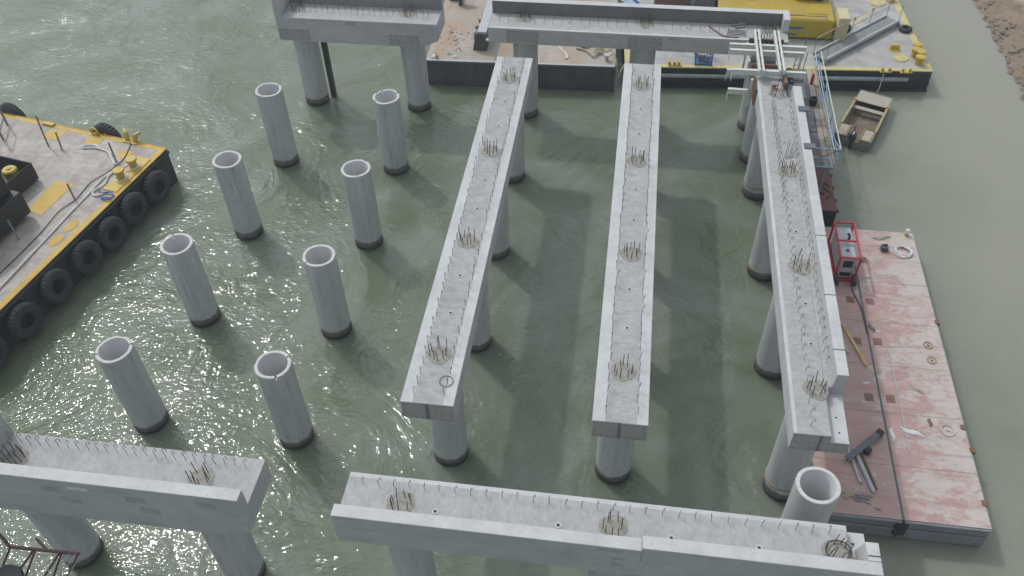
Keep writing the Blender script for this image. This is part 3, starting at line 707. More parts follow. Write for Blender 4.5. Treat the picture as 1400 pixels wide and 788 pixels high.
# black machine on the tyre barge
C0 = lw(-9.56, -8.2)
t = thing('black_machine', 'black machine body with an open tray standing on the tyre barge', 'machine', LM @ Vector((C0[0], C0[1], ZL)), RZ)
mb = MB().box(-5, 0, -7, 0, .25, 1.5)
mb.box(-4.6, -.3, -6.6, -.4, .004, .25).box(-4.8, -.35, -6.8, -.2, 1.504, 2.9).box(-4.6, -1.3, -6.6, -.5, 2.904, 3.6)
mb.build('body', 'black', t, world=False, bevel=.08)
c = Vector(lw(-10.74, -5.52)) - Vector(C0)
mb = MB().box(c.x - 3.2, c.x, c.y - .06, c.y, .1, 1.0).box(c.x - .06, c.x, .02, c.y - .062, .1, 1.0).box(c.x - 3.2, c.x - .062, .02, c.y - .062, .1, .2)
mb.tube([(c.x - 3.2, c.y - .03, 1.03), (c.x - .03, c.y - .03, 1.03), (c.x - .03, .1, 1.03)], .05, 8)
mb.build('tray', 'black', t, world=False)
w = LM @ Vector((C0[0] + c.x - .75, C0[1] + c.y - .75, ZL + .2))
o = thing('yellow_drum', 'round yellow drum standing in the black tray of the machine', 'drum', w)
MB().lathe([(.01, 0), (.33, 0), (.33, .62), (.36, .65), (.36, .8), (.3, .86), (.12, .87), (.12, .92), (.01, .92)], 28, closed=False).build('drum', 'yellow_bright', o, world=False)
t = thing('pipe_frame', 'grey steel pipe frame at the far left of the tyre barge', 'frame', (-14.5, -2.6, ZL))
mb = MB()
for (x, y) in ((-14.5, -2.5), (-15.0, -1.2)): mb.tube([(x, y, ZL), (x, y, ZL + 1.9)], .06, 8)
for z in (.5, 1.9): mb.tube([(-14.5, -2.5, ZL + z), (-15.0, -1.2, ZL + z)], .05, 8)
mb.build('pipe', 'grey_steel', t)

# ------------------------------------------------------------------ rusty barge, far side
ZM = 1.65
T2 = thing('flat_barge', 'rust stained flat barge with dark slate side behind the short far cap beam', 'barge', (6.25, 8.33, 0), R(1.9))
mb = MB().box(0, 11.3, 0, 16, -.6, ZM, 0, 1)
mb.box(0, 11.3, -.05, -.002, ZM - .16, ZM - .02).box(0, 11.3, -.06, -.002, .35, .5)
mb.build('hull', ['slate_hull', 'rusty_deck'], T2, world=False, bevel=.03)
mb = MB().box(0.02, 11.28, .01, .16, ZM + .001, ZM + .02); mb.build('deck_edge', 'pale_steel', T2, world=False)
t = thing('steel_bracket', 'grey steel wedge bracket lying on the rusty barge beside the cap beam end', 'bracket', (9.4, 10.2, ZM))
mb = MB().ext([(8.9, ZM), (9.75, ZM), (9.85, ZM + .5), (9.5, ZM + 1.1), (9.1, ZM + 1.1)], 'y', 9.75, 10.5)
mb.build('wedge', 'slate_hull', t, bevel=.02)
MB().ext([(9.22, ZM + 1.104), (9.75, ZM + 1.104), (9.75, ZM + 1.22), (9.22, ZM + 1.22)], 'y', 9.8, 15.0).build('flange', 'pale_steel', t)
MB().box(9.3, 9.42, 10.6, 14.9, ZM + .004, ZM + 1.1).build('web', 'slate_hull', t)
MB().box(9.8, 11.3, 9.3, 9.55, ZM + .9, ZM + .98).build('arm', 'pale_steel', t)
mb = MB()
for k in range(7):
    x, y = 8.85 + rnd.uniform(-.15, .2), 11.2 + .4 * k; s = rnd.uniform(.12, .25)
    mb.obox((x, y, ZM + s / 2), (rnd.uniform(-1, 1), rnd.uniform(-1, 1), 0), (s * 1.6, s, s))
kind(tag(mb.build('timber_offcuts', 'wood_brown'), 'heap of brown timber offcuts against the grey bracket web', 'timber'), 'stuff')
mb = MB()
for k in range(70):
    x, y = rnd.gauss(7.6, .5), rnd.uniform(9.0, 12.5); s = rnd.uniform(.02, .075)
    if x < 6.5 or x > 8.9: continue
    mb.obox((x, y, ZM + s * .4), (rnd.uniform(-1, 1), rnd.uniform(-1, 1), rnd.uniform(-.2, .2)), (s * rnd.uniform(1, 3), s, s * .7))
kind(tag(mb.build('debris', 'rusty_deck', flat=True), 'small concrete and rust debris scattered on the rusty barge deck', 'debris'), 'stuff')
t = thing('steel_stand', 'dark grey steel stand near the far edge of the rusty barge', 'stand', (7.4, 15.4, ZM))
MB().box(7.05, 7.25, 15.1, 15.5, ZM, ZM + .9).box(7.255, 7.8, 15.2, 15.5, ZM + .5, ZM + .9).build('frame', 'slate_hull', t)
o = MB().box(6.3, 7.0, 15.75, 16.3, ZM, ZM + .5).box(6.3, 6.36, 15.75, 16.3, ZM + .504, ZM + .62).box(6.94, 7.0, 15.75, 16.3, ZM + .504, ZM + .62).build('red_crate', 'red_hull', bevel=.02)
tag(o, 'dark red crate at the far edge of the rusty barge', 'crate')
for (x, y, s, lab) in ((6.75, 8.75, .2, 'white rag on the corner of the rusty barge by the cap beam pile'), (7.95, 8.9, .14, 'white lump of foam in the middle of the rusty barge deck')):
    mb = MB().lathe([(.01, s * .9), (s * .6, s * .7), (s, s * .2), (s * .9, 0)], 10, Matrix.Translation((x, y, ZM)), 0, False, lambda j, i, r, z: (r * (1 + .25 * math.sin(j * 2.3)), z))
    tag(mb.build('white_rag', 'rag_white'), lab, 'rag')
o = MB().cyl((6.9, 8.62, ZM), .1, .08, .2, 10).cyl((6.9, 8.62, ZM + .2), .05, .05, .08, 8).build('yellow_can', 'yellow_bright'); tag(o, 'small yellow can at the rusty barge corner', 'can')
rope('rope_coil', [(15.1, 10.5, ZM + .06), (15.6, 10.3, ZM + .08), (16.0, 9.9, ZM + .06), (16.2, 9.6, ZM + .1), (16.4, 9.9, ZM + .12), (16.2, 10.4, ZM + .1), (16.7, 10.5, ZM + .1), (16.9, 10.2, ZM + .08), (16.5, 10.0, ZM + .14), (16.3, 10.3, ZM + .16), (16.8, 10.0, ZM + .12), (17.2, 10.1, ZM + .3), (17.5, 9.4, ZM + .2), (17.6, 8.9, ZM + .0), (17.75, 8.6, ZM - .7), (17.9, 8.7, ZM - .2), (18.1, 9.3, ZM - .1)], .05, 'rope_tan', 'tan mooring rope tangled at the gap between rusty barge and yellow edged barge')
rope('hose', [(14.9, 11.2, ZM + .1), (15.3, 10.9, ZM + .2), (15.6, 11.2, ZM + .15), (15.2, 11.4, ZM + .2), (15.5, 10.7, ZM + .1), (15.9, 10.9, ZM + .2)], .08, 'black_plastic', 'black hose heaped on the rusty barge behind the tan rope', 'hose')
rope('white_cloth', [(13.98, 10.75, ZM + .03), (14.3, 10.2, ZM + .03), (14.55, 9.8, ZM + .03), (14.67, 9.4, ZM + .05), (14.5, 9.3, ZM + .04)], .05, 'rag_white', 'narrow white cloth strip lying on the bare part of the rusty barge', 'cloth')
o = MB().lathe([(.01, 0), (.11, 0), (.11, .3), (.2, .33), (.2, .4), (.01, .42)], 16, Matrix.Translation((17.0, 9.4, ZM)), closed=False).build('bollard', 'pale_steel', T2, world=True)

# ------------------------------------------------------------------ yellow edged barge, far right
ZR = 1.3
O3 = Vector((18.1, 9.4, 0)); RZ3 = R(4.03)
T3 = thing('deck_barge', 'large grey decked barge with pale yellow edge carrying the yellow crane base', 'barge', O3, RZ3)
WD, LB = 17.78, 22
mb = MB().add([(0, 0, -.8), (WD, 0, -.8), (WD + .0, LB, -.8), (0, LB, -.8), (0, 0, ZR), (WD, 0, ZR), (WD, LB, ZR), (0, LB, ZR)],
              [(0, 1, 2, 3), (0, 1, 5, 4), (1, 2, 6, 5), (2, 3, 7, 6), (3, 0, 4, 7)], 0)
mb.add([(0, 0, ZR), (WD, 0, ZR), (WD, LB, ZR), (0, LB, ZR)], [(0, 1, 2, 3)], 1)
mb.box(0, WD, -.10, -.002, .42, .56).box(0, WD, -.14, -.002, .02, .16)
mb.build('hull', ['black_hull', 'grey_deck'], T3, world=False)
mb = MB().box(.004, WD - .004, .004, .34, ZR + .001, ZR + .007).box(WD - .34, WD - .004, .342, LB - .1, ZR + .001, ZR + .007).box(.004, .5, .342, LB - .1, ZR + .001, ZR + .007)
mb.tube([(0, 0, ZR), (WD, 0, ZR)], .04, 6).tube([(WD, 0, ZR), (WD, LB, ZR)], .04, 6)
mb.build('edge_stripe', 'pale_yellow', T3, world=False)
l3 = lambda x, y: tuple(WM[T3.name].inverted() @ Vector((x, y, 0)))
MB().tube([(2.0, -.14, .82), (WD - 1.3, -.14, .82)], .13, 10).build('pipe_fender', 'hull_light', T3, world=False)
for (x, y) in ((35.42, 12.81), (35.22, 12.24), (35.45, 11.99), (35.3, 11.38)):
    l = l3(x, y); MB().lathe([(.01, ZR), (.2, ZR), (.2, ZR + .4), (.27, ZR + .42), (.27, ZR + .52), (.01, ZR + .54)], 16, Matrix.Translation((l[0] - .15, l[1], 0)), closed=False).build('bollard', 'yellow_bright', T3, world=False)
for (x, y) in ((34.05, 12.96),):
    l = l3(x, y); MB().cyl((l[0], l[1], ZR), .36, .36, .03, 20).box(l[0] - .25, l[0] + .25, l[1] - .08, l[1] + .08, ZR + .03, ZR + .3).build('deck_cleat', 'yellow_bright', T3, world=False)
for (x, y, r) in ((34.24, 11.94, .42), (33.91, 18.72, .5)):
    l = l3(x, y); MB().lathe([(.01, ZR + .04), (r * .6, ZR + .04), (r * .68, ZR + .02), (r * .8, ZR + .05), (r, ZR + .05), (r, ZR)], 28, Matrix.Translation((l[0], l[1], 0)), closed=False).build('hatch_cover', 'pale_yellow', T3, world=False)
l = l3(34.79, 19.04); MB().cyl((l[0], l[1], ZR), .28, .24, .35, 14).build('bollard', 'yellow_bright', T3, world=False)
for (x, y) in ((33.15, 10.44), (34.3, 10.49)):
    l = l3(x, y); mb = MB()
    for s in (-.2, .2): mb.cyl((l[0] + s, l[1] - .1, ZR), .07, .09, .25, 10)
    mb.box(l[0] - .34, l[0] + .34, l[1] - .2, l[1] + .0, ZR + .002, ZR + .03); mb.build('double_bitt', 'yellow_bright', T3, world=False)
pts = [(33.6, 18.0), (33.3, 17.5), (32.92, 16.96), (32.4, 16.2), (31.92, 15.49)]
mb = MB()
for a, b in zip(pts, pts[1:]): mb.beam((*a, ZR + .006), (*b, ZR + .006), .16, .006)
mb.build('painted_line', 'pale_yellow', T3)
o = TYRE.copy(); COL.objects.link(o); o.location = (35.05, 15.25, ZR + .13); o.rotation_euler = (0, 0, .4); o.scale = (.5, .5, .55)
tag(o, 'old tyre lying flat on the grey deck at the gangway end', 'tyre')
# gangway
t = thing('gangway', 'aluminium gangway with handrails lying across the grey barge deck', 'gangway', (31.9, 12.1, ZR))
a, b = Vector((29.75, 10.8, 1.6)), Vector((34.7, 15.85, 1.6)); d = (b - a).normalized(); s = Vector((-d.y, d.x, 0)).normalized() * .9
MB().beam(a, b, .1, .2).build('side_beam', 'pale_steel', t); MB().beam(a + s, b + s, .1, .2).build('side_beam', 'pale_steel', t)
mb = MB(); L = (b - a).length
for k in range(24):
    p = a + d * (L * (k + .5) / 24) + s / 2; mb.obox(p + Vector((0, 0, -.05)), s, (.8, .285, .04))
mb.build('walking_deck', 'form_grey', t)
for side in (s,):
    up = Vector((0, 0, 1.05))
    MB().tube([a + side + up, b + side + up], .022, 6).build('handrail', 'pale_steel', t)
    MB().tube([a + side + up * .55, b + side + up * .55], .015, 6).build('handrail', 'grey_steel', t)
    for k in range(5):
        p = a + side + d * (L * k / 4); MB().tube([p, p + up], .018, 6).build('rail_post', 'grey_steel', t)
        if k in (1, 2, 3): MB().cyl(p + up * .93, .06, .06, .14, 8).build('clamp', 'orange', t)
for e in (a, b): MB().tube([e, e + Vector((0, 0, 1.05))], .018, 6).build('rail_post', 'grey_steel', t)
for e in (a, b): MB().box(e.x - .1, e.x + .1, e.y - .1, e.y + .1, ZR, e.z - .1).build('foot', 'grey_steel', t)
o = MB().lathe([(.16, -.06), (.3, -.08), (.34, 0), (.3, .08), (.16, .06)], 20, Matrix.Translation((31.35, 14.55, ZR + .34)) @ Matrix.Rotation(R(70), 4, 'X')).build('wheel', 'rubber'); tag(o, 'small black wheel beside the gangway foot near the yellow crane base', 'wheel')
# yellow crane base
t = thing('yellow_crane', 'big dirty yellow crane base standing on the grey deck', 'crane', (27, 15, ZR))
mb = MB().box(23.5, 30.45, 13.55, 20.5, ZR + .08, 2.62, 0, 1); mb.build('body', ['crane_side', 'crane_yellow'], t, bevel=.12)
MB().box(23.7, 30.2, 13.7, 20.3, ZR, ZR + .08).build('skid', 'black', t)
mb = MB().box(23.4, 30.1, 16.6, 16.9, 2.63, 2.95).box(23.4, 30.1, 17.2, 17.5, 2.63, 3.2); mb.build('top_frame', 'grey_steel', t)
for (xa, xb) in ((23.8, 25.2), (25.26, 27.2), (28.75, 30.2)): MB().box(xa, xb, 13.528, 13.556, 1.62, 2.38).build('side_panel', 'crane_side', t, bevel=.012)
for k in range(5): MB().box(25.5 + .3 * k, 25.68 + .3 * k, 13.515, 13.53, 1.8, 2.2).build('vent_slot', 'dark_slot', t)
for (xa, ya, xb, yb) in ((24.2, 14.1, 26.2, 15.5), (26.6, 14.1, 28.6, 15.5), (28.9, 14.3, 30.0, 15.3)): MB().box(xa, xb, ya, yb, 2.622, 2.65).build('top_hatch', 'crane_yellow', t, bevel=.01)
MB().tube([(24.0, 13.75, 2.62), (24.0, 13.75, 2.78), (29.9, 13.75, 2.78), (29.9, 13.75, 2.62)], .025, 6).build('grab_rail', 'grey_steel', t)
mb = MB()
for x in (25.0, 25.45): mb.tube([(x, 15.9, 2.62), (x, 15.9, 3.0), (x, 16.2, 3.1)], .06, 8)
mb.build('lifting_eye', 'pale_steel', t)
mb = MB()
for k in range(3): mb.box(28.2 + .6 * k, 28.7 + .6 * k, 16.0, 16.5, 2.63, 3.3)
mb.tube([(29.6, 15.8, 2.7), (30.0, 16.2, 3.3), (30.2, 16.0, 2.7)], .07, 8); mb.build('engine_gear', 'black', t, bevel=.03)
MB().box(27.3, 28.6, 13.5, 13.54, 2.02, 2.14).build('blue_stripe', 'blue', t)
MB().box(27.3, 28.3, 13.5, 13.54, 1.62, 1.70).build('blue_stripe', 'blue', t)
mb = MB().box(30.5, 31.15, 13.2, 14.6, ZR, 3.0); tag(mb.build('cream_tank', 'cream', bevel=.05), 'cream coloured box tank beside the end of the yellow crane base', 'tank')
o = MB().box(22.0, 23.3, 15.2, 18, ZR, 2.9).build('dark_cabin', 'plate_dark', bevel=.05); tag(o, 'dark grey box cabin touching the yellow crane base', 'cabin')
mb = MB().cyl((22.9, 15.19, 2.3), .18, .18, .02, 16); 
t = thing('crawler_track', 'dark brown crawler track with yellow shoes behind the long far cap beam', 'track', (20.6, 17, ZR))
MB().box(19.6, 21.9, 16.4, 17.6, ZR + .1, ZR + .9).build('track_frame', 'wood_brown', t, bevel=.1)
for k in range(4): MB().box(19.65 + .5 * k, 19.95 + .5 * k, 16.3, 17.7, ZR + .9, ZR + 1.0).build('track_shoe', 'yellow_paint', t)
t = thing('blue_ramp', 'long blue and white steel ramp lying behind the long far cap beam', 'ramp', (16.9, 17.4, ZR))
MB().beam((18.3, 16.6, ZR + .2), (15.6, 19.4, ZR + .7), .5, .12).build('ramp_plate', 'pale_blue', t)
MB().beam((18.6, 16.7, ZR + .2), (16.0, 19.5, ZR + .7), .12, .3).build('side_rail', 'blue', t)
MB().beam((17.9, 16.4, ZR + .2), (15.2, 19.2, ZR + .7), .12, .3).build('side_rail', 'pale_steel', t)
t = thing('work_basket', 'blue steel work basket on the grey barge below the long far cap beam', 'basket', (22.7, 10.5, ZR))
mb = MB(); bx = (22.2, 23.15, 9.95, 11.1)
for x in bx[:2]:
    for y in bx[2:]: mb.tube([(x, y, ZR), (x, y, ZR + 1.05)], .035, 6)
for z in (.1, .55, 1.05): mb.tube([(bx[0], bx[2], ZR + z), (bx[1], bx[2], ZR + z), (bx[1], bx[3], ZR + z), (bx[0], bx[3], ZR + z)], .03, 6, closed=True)
for k in range(1, 6): mb.tube([(bx[0] + .16 * k, bx[2], ZR + .1), (bx[0] + .16 * k, bx[2], ZR + 1.05)], .012, 5)
mb.build('cage', 'blue', t)
MB().box(bx[0] + .03, bx[1] - .03, bx[2] + .03, bx[3] - .03, ZR + .02, ZR + .08).build('floor_plate', 'blue', t)
MB().box(22.4, 22.8, 10.3, 10.7, ZR + .084, ZR + .5).cyl((22.95, 10.3, ZR + .084), .09, .09, .4, 10).build('tool_box', 'wood_pale', t)
MB().tube([(22.2, 10.9, ZR + 1.05), (21.5, 11.3, ZR + .9), (21.1, 11.2, ZR + .5)], .06, 6).build('lift_arm', 'blue', t)
t = thing('loose_cleat', 'small yellow bitt with rope on the barge edge below the far cap beam', 'bitt', (20.8, 9.8, ZR))
mb = MB()
for s_ in (-.2, .1, .35): mb.cyl((20.9 + s_, 9.8, ZR), .07, .1, .28, 10)
mb.box(20.6, 21.4, 9.68, 9.92, ZR + .008, ZR + .05); mb.build('bitt', 'yellow_bright', t)

# ------------------------------------------------------------------ formwork at the far end of the raised edge girder
t = thing('formwork_frame', 'white steel formwork frame bolted over the far end of the raised edge girder', 'formwork', (25.2, 2.9, 6))
def channel(mb, a, b, w=.1, h=.2):
    """C section: flanges with a web"""
    a, b = Vector(a), Vector(b); mb.beam(a, b, w * .3, h); d = (b - a).normalized(); sdw = Vector((-d.y, d.x, 0)) * w * .5
    for z in (-h / 2 - .012, h / 2 + .012): mb.beam(a + Vector((0, 0, z)) + sdw * .4, b + Vector((0, 0, z)) + sdw * .4, w, .022)
for (xa, ya, xb, yb) in ((24.6, 4.84, 24.63, .95), (25.57, 4.83, 25.6, 1.05)):
    mb = MB(); 
    for s_ in (-.09, .09): mb.beam((xa + s_, ya, 6.5), (xb + s_, yb, 6.5), .1, .24)
    o = mb.build('twin_beam', 'form_white', t, bevel=.01)
    mb = MB()
    for k in range(5): mb.box(xa - .04, xa + .04, ya - .3 - .78 * k, ya - .24 - .78 * k, 6.36, 6.6)
    mb.build('spacer', 'dark_slot', o)
for (xa, xb, y, z) in ((23.25, 27.0, 3.68, 6.27), (23.25, 26.85, 3.12, 6.27), (23.29, 26.75, 1.3, 6.27), (23.18, 24.12, 2.52, 5.5), (23.18, 24.12, .78, 5.5)):
    mb = MB(); channel(mb, (xa, y, z), (xb, y, z), .16, .22); o = mb.build('cross_beam', 'form_white', t)
    MB().box(xa - .002, xa + .03, y - .06, y + .06, z - .5, z - .125).build('hanger', 'form_white', o)
for (x, y) in ((24.2, 2.6), (24.25, .9), (24.2, 4.3), (26.75, 3.2)):
    MB().box(x - .05, x + .05, y - .06, y + .06, 4.6, 6.14).build('soldier_post', 'form_white', t)
MB().beam((24.3, 2.12, 6.16), (25.7, 2.08, 6.16), .08, .2).build('end_board', 'wood_brown', t)
MB().beam((24.28, 4.62, 6.12), (26.0, 4.58, 6.12), .1, .22).build('end_board', 'wood_brown', t)
for k in range(7): MB().cyl((24.45 + .24 * k, 4.5, 6.02), .05, .05, .16, 8).build('form_bolt', 'black', t)
MB().box(25.72, 25.86, .5, 1.9, 6.02, 6.3).build('stop_board', 'wood_brown', t, bevel=.01)
MB().box(24.42, 24.49, .4, 2.0, 5.0, 5.9).build('side_board', 'wood_brown', t)
MB().box(24.5, 25.8, 2.1, 4.6, 4.9, 5.0).build('soffit_form', 'plate_dark', t)
MB().box(25.9, 26.7, -.25, 1.9, 5.95, 6.0).build('form_panel', 'plate_dark', t)
MB().box(26.0, 26.2, .9, 2.2, 6.004, 6.1).build('form_channel', 'dark_slot', t)
rb = MB()
for k in range(6): rb.tube([(24.75 + .14 * k, 4.75 + .08 * (k % 2), 6), (24.75 + .14 * k, 4.78, 6.55)], .02, 5)
tag(rb.build('starter_bars', 'grey_bar'), 'upright starter bars at the formwork end of the long far cap beam', 'rebar')
for y in (-2.2, -5.0):  # dark rectangles stand for clamp plates and the ledger shadow on the upstand
    o = MB().box(26.02, 26.5, y - .18, y + .18, 6.664, 6.72).build('clamp_shadow_plate', 'plate_dark', None, bevel=.01)
    tag(o, 'dark plate for clamp and shadow on the raised girder edge, ' + ('nearer the formwork' if y > -3 else 'at the guard rail end'), 'plate', 'clamp and shadow plates on the raised edge')
o = MB().obox((23.75, 6.2, 6.06), (1, .25, 0), (.6, .1, .1)).obox((23.9, 6.0, 6.05), (1, .3, 0), (.55, .09, .08)).obox((24.0, 6.25, 6.13), (1, -.5, 0), (.35, .09, .08)).build('timber_scrap', 'wood_grey'); tag(o, 'few timber scraps lying on the long far cap beam near the formwork', 'timber')
rope('red_cable', [(22.3, 6.0, 6.03), (22.5, 5.7, 6.04), (22.75, 5.35, 6.05), (22.95, 5.05, 6.08), (23.3, 5.0, 6.03), (23.8, 4.98, 6.03)], .03, 'red_hull', 'reddish cable trailing across the long far cap beam', 'cable')
mb = MB()
for k in range(5): mb.beam((23.2 + .02 * k, 5.2 + .14 * k, 6.02), (24.2, 5.15 + .14 * k, 6.02), .025, .025)
tag(mb.build('bar_mat', 'grey_bar'), 'small mat of thin bars lying beside the red brown form board', 'rebar')
o = MB().obox((25.25, .45, 6.12), (1, .3, 0), (.22, .14, .12)).obox((25.35, .38, 6.2), (.4, 1, 0), (.16, .1, .08)).build('red_cloth', 'red_cloth', bevel=.04); tag(o, 'crumpled red cloth among the bars at the far end of the raised edge girder', 'cloth')
# scaffold walkway
t = thing('scaffold_walkway', 'timber scaffold walkway with blue and white guard rails beside the raised edge girder', 'walkway', (27.6, 2.5, 3.25))
ZW = 3.25
bd = [('plate_dark', 26.42, 27.2, -1.75, 2.6), ('plate_dark', 26.42, 27.2, 2.65, 6.6), ('plate_dark', 27.22, 27.93, -1.75, 1.0), ('plate_dark', 27.22, 27.9, 1.05, 6.9), ('wood_pale', 27.95, 28.2, -.9, 1.6), ('wood_grey', 27.95, 28.2, 1.63, 3.3), ('wood_pale', 27.92, 28.2, 3.33, 6.9),
      ('wood_grey', 27.95, 28.2, -1.75, -.93), ('wood_grey', 28.22, 28.38, -1.75, .6), ('wood_pale', 28.22, 28.4, .63, 3.1), ('wood_grey', 28.22, 28.4, 3.13, 5.2), ('wood_pale', 28.22, 28.42, 5.23, 7.0)]
for i, (m_, xa, xb, ya, yb) in enumerate(bd): MB().box(xa, xb, ya, yb, ZW - .05 + .012 * (i % 3), ZW + .004 * i).build('deck_board', m_, t, bevel=.008)
mb = MB()
for y in (-1.6, .6, 2.8, 5.0, 6.7): mb.box(26.4, 28.44, y - .05, y + .05, ZW - .2, ZW - .062)
mb.build('bearer', 'grey_steel', t)
for x in (26.6, 28.1):
    for y in (-1.6, 2.8, 6.7): MB().box(x - .06, x + .06, y - .06, y + .06, .98, ZW - .2).build('leg', 'grey_steel', t)
MB().box(28.40, 28.44, -1.7, 7, ZW, ZW + .16).build('toe_board', 'wood_pale', t)
for (z, m_, dx) in ((1.05, 'pale_pole', .04), (.98, 'pale_blue', -.25), (.5, 'pale_blue', .04)):
    MB().tube([(28.46 + dx, -1.75, ZW + z), (28.46 + dx, 7.0, ZW + z)], .03, 8).build('guard_rail', m_, t)
for y in (-1.7, 1.2, 4.0, 6.9): MB().tube([(28.46, y, ZW - .15), (28.46, y, ZW + 1.08)], .03, 8).build('rail_post', 'blue' if y in (4.0,) else 'pale_blue', t)
for z in (1.03, .5, -.02): MB().tube([(26.55, -1.75, ZW + z), (28.5, -1.75, ZW + z)], .028, 8).build('end_rail', 'pale_blue', t)
MB().tube([(26.9, -1.76, ZW + .05), (28.46, -1.76, ZW + 1.0)], .02, 6).build('brace', 'plate_dark', t)
MB().tube([(28.46, -1.7, ZW + 1.03), (28.49, 1.2, ZW + .1), (28.46, 4.0, ZW + 1.0)], .025, 6).build('brace', 'pale_blue', t)
for (x, y, s, m_) in ((27.9, 3.5, .3, 'black'), (27.7, 5.6, .16, 'red_cloth'), (28.05, 1.7, .22, 'wood_pale')):
    pass
o = MB().box(27.75, 28.1, 3.3, 3.7, ZW + .02, ZW + .4).box(27.8, 28.05, 3.45, 3.55, ZW + .404, ZW + .5).build('tool_box', 'black', bevel=.03); tag(o, 'black tool box on the scaffold walkway boards', 'tool box')
o = MB().cyl((28.05, 5.4, ZW + .03), .09, .09, .55, 12).cyl((28.05, 5.4, ZW + .58), .04, .04, .1, 8).build('fire_extinguisher', 'red_frame'); tag(o, 'small red cylinder standing at the far end of the walkway', 'extinguisher')
o = MB().tube([(26.85, 4.6, ZW + .06), (26.85, 4.6, ZW + .75), (26.95, 4.6, ZW + .9), (27.2, 4.6, ZW + .9)], .09, 8).build('yellow_clamp', 'yellow_bright'); tag(o, 'bent yellow lifting clamp on the walkway below the white form beams', 'clamp')
t = thing('ladder_frame', 'thin grey upright ladder frame behind the white formwork beams', 'ladder', (27.2, 4.7, ZW))
for (xa, ya) in ((26.75, 4.7), (27.05, 4.7), (27.2, 4.5)):
    MB().tube([(xa, ya, ZW + .05), (xa + .1, ya + .05, ZW + (3.6 if xa == 27.05 else 2.4))], .022, 6).build('stile', 'grey_steel', t)
for k in range(6): MB().tube([(26.76, 4.7, ZW + .5 + .34 * k), (27.07, 4.7, ZW + .5 + .34 * k)], .016, 6).build('rung', 'grey_steel', t)
# red pontoon below the walkway
t = thing('red_pontoon', 'dark red steel pontoon under the end of the scaffold walkway', 'pontoon', (28, 1.5, 0))
MB().box(26.6, 29.05, -2.25, 7.2, -.5, .98, 1, 0).build('hull', ['red_hull', 'black_hull'], t, bevel=.03)
for y in (-2.0, -1.2, -.2, .8): MB().cyl((29.12, y, .72), .07, .07, .14, 8).build('fender_knob', 'black', t)
mb = MB()
for k in range(9): mb.obox((28.5 + rnd.uniform(-.25, .3), rnd.uniform(-1.4, .8), 1.0), (rnd.uniform(-1, 1), 1, 0), (rnd.uniform(.2, .5), .07, .04))
kind(tag(mb.build('debris', 'black'), 'dark rope and scrap debris on the red pontoon deck', 'debris'), 'stuff')

# ------------------------------------------------------------------ boat
A, B_, S0, S1 = Vector((31.76, 9.33)), Vector((33.49, 8.55)), Vector((31.64, 4.29)), Vector((29.81, 4.75))
cen = (A + B_ + S0 + S1) / 4; ax = ((A + B_) / 2 - (S0 + S1) / 2); Lb = ax.length; ang = math.atan2(ax.y, ax.x)
t = thing('work_boat', 'flat bottomed open work boat with outboard motor moored to the yellow edged barge', 'boat', (cen.x, cen.y, 0), ang)
hb, hs, zg = .92, .98, .62      # half widths bow, stern, gunwale height
h = Lb / 2
mb = MB()
sec = [(-h, hs, hs * .88, -.12, zg - .05), (-h * .2, hs + .03, hs * .9, -.12, zg - .03), (h * .55, hb + .03, hb * .86, -.1, zg), (h * .92, hb, hb * .84, .18, zg + .05), (h, hb, hb * .9, .42, zg + .08)]
for (x, wt, wb, zb, zt) in sec:
    mb.v += [(x, -wt, zt), (x, -wb, zb), (x, wb, zb), (x, wt, zt), (x, wt - .05, zt), (x, wb - .05, max(.07, zb + .05)), (x, -wb + .05, max(.07, zb + .05)), (x, -wt + .05, zt)]
for i in range(4):
    for j in range(8): mb.f.append([i * 8 + j, i * 8 + (j + 1) % 8, (i + 1) * 8 + (j + 1) % 8, (i + 1) * 8 + j]); mb.m.append(1 if j == 5 else 0)
for o_ in (0, 32): mb.f.append([o_ + j for j in (0, 1, 2, 3, 4, 5, 6, 7)]); mb.m.append(0)
mb.box(-h - .01, -h + .06, -hs * .86, hs * .86, -.05, zg - .22, 0); mb.box(h - .06, h + .01, -hb * .9, hb * .9, .44, zg + .07, 0)
mb.build('hull', ['boat_hull', 'boat_floor'], t, world=False)
mb = MB().box(h * .52, h - .02, -hb + .03, hb - .03, zg - .0, zg + .05); mb.build('bow_deck', 'boat_deck', t, world=False, bevel=.01)
MB().box(h * .28, h * .28 + .3, -hb + .04, hb - .04, zg - .16, zg - .1).build('bench', 'boat_deck', t, world=False)
for s_ in (-1, 1):
    MB().beam((-h * .55, s_ * (hs - .04), zg + .04), (h * .5, s_ * (hb - .02), zg + .07), .12, .06).build('gunwale', 'boat_trim', t, world=False)
    MB().box(-h, -h * .52, min(s_ * .36, s_ * (hs - .02)), max(s_ * .36, s_ * (hs - .02)), .05, zg - .02).build('stern_box', 'boat_hull', t, world=False, bevel=.01)
    MB().box(-h + .05, -h * .56, min(s_ * .44, s_ * (hs - .1)), max(s_ * .44, s_ * (hs - .1)), zg - .016, zg + .02).build('box_lid', 'wood_pale', t, world=False)
    mb = MB(); ya, yb = s_ * .37, s_ * (hs - .03)
    mb.tube([(-h + .02, ya, zg), (-h * .53, ya, zg), (-h * .53, yb, zg), (-h + .02, yb, zg)], .035, 6, closed=True); mb.build('box_trim', 'boat_trim', t, world=False)
    MB().box(h * .48, h * .54, s_ * (hb - .02) - .07, s_ * (hb - .02) + .07, zg + .06, zg + .18).build('cleat', 'yellow_bright', t, world=False)
mo = MB().lathe([(.01, .55), (.16, .53), (.22, .4), (.22, .15), (.14, .05), (.01, .04)], 20, Matrix.Translation((-h - .12, 0, zg - .15)) @ Matrix.Diagonal((1.35, .9, 1, 1)), closed=False)
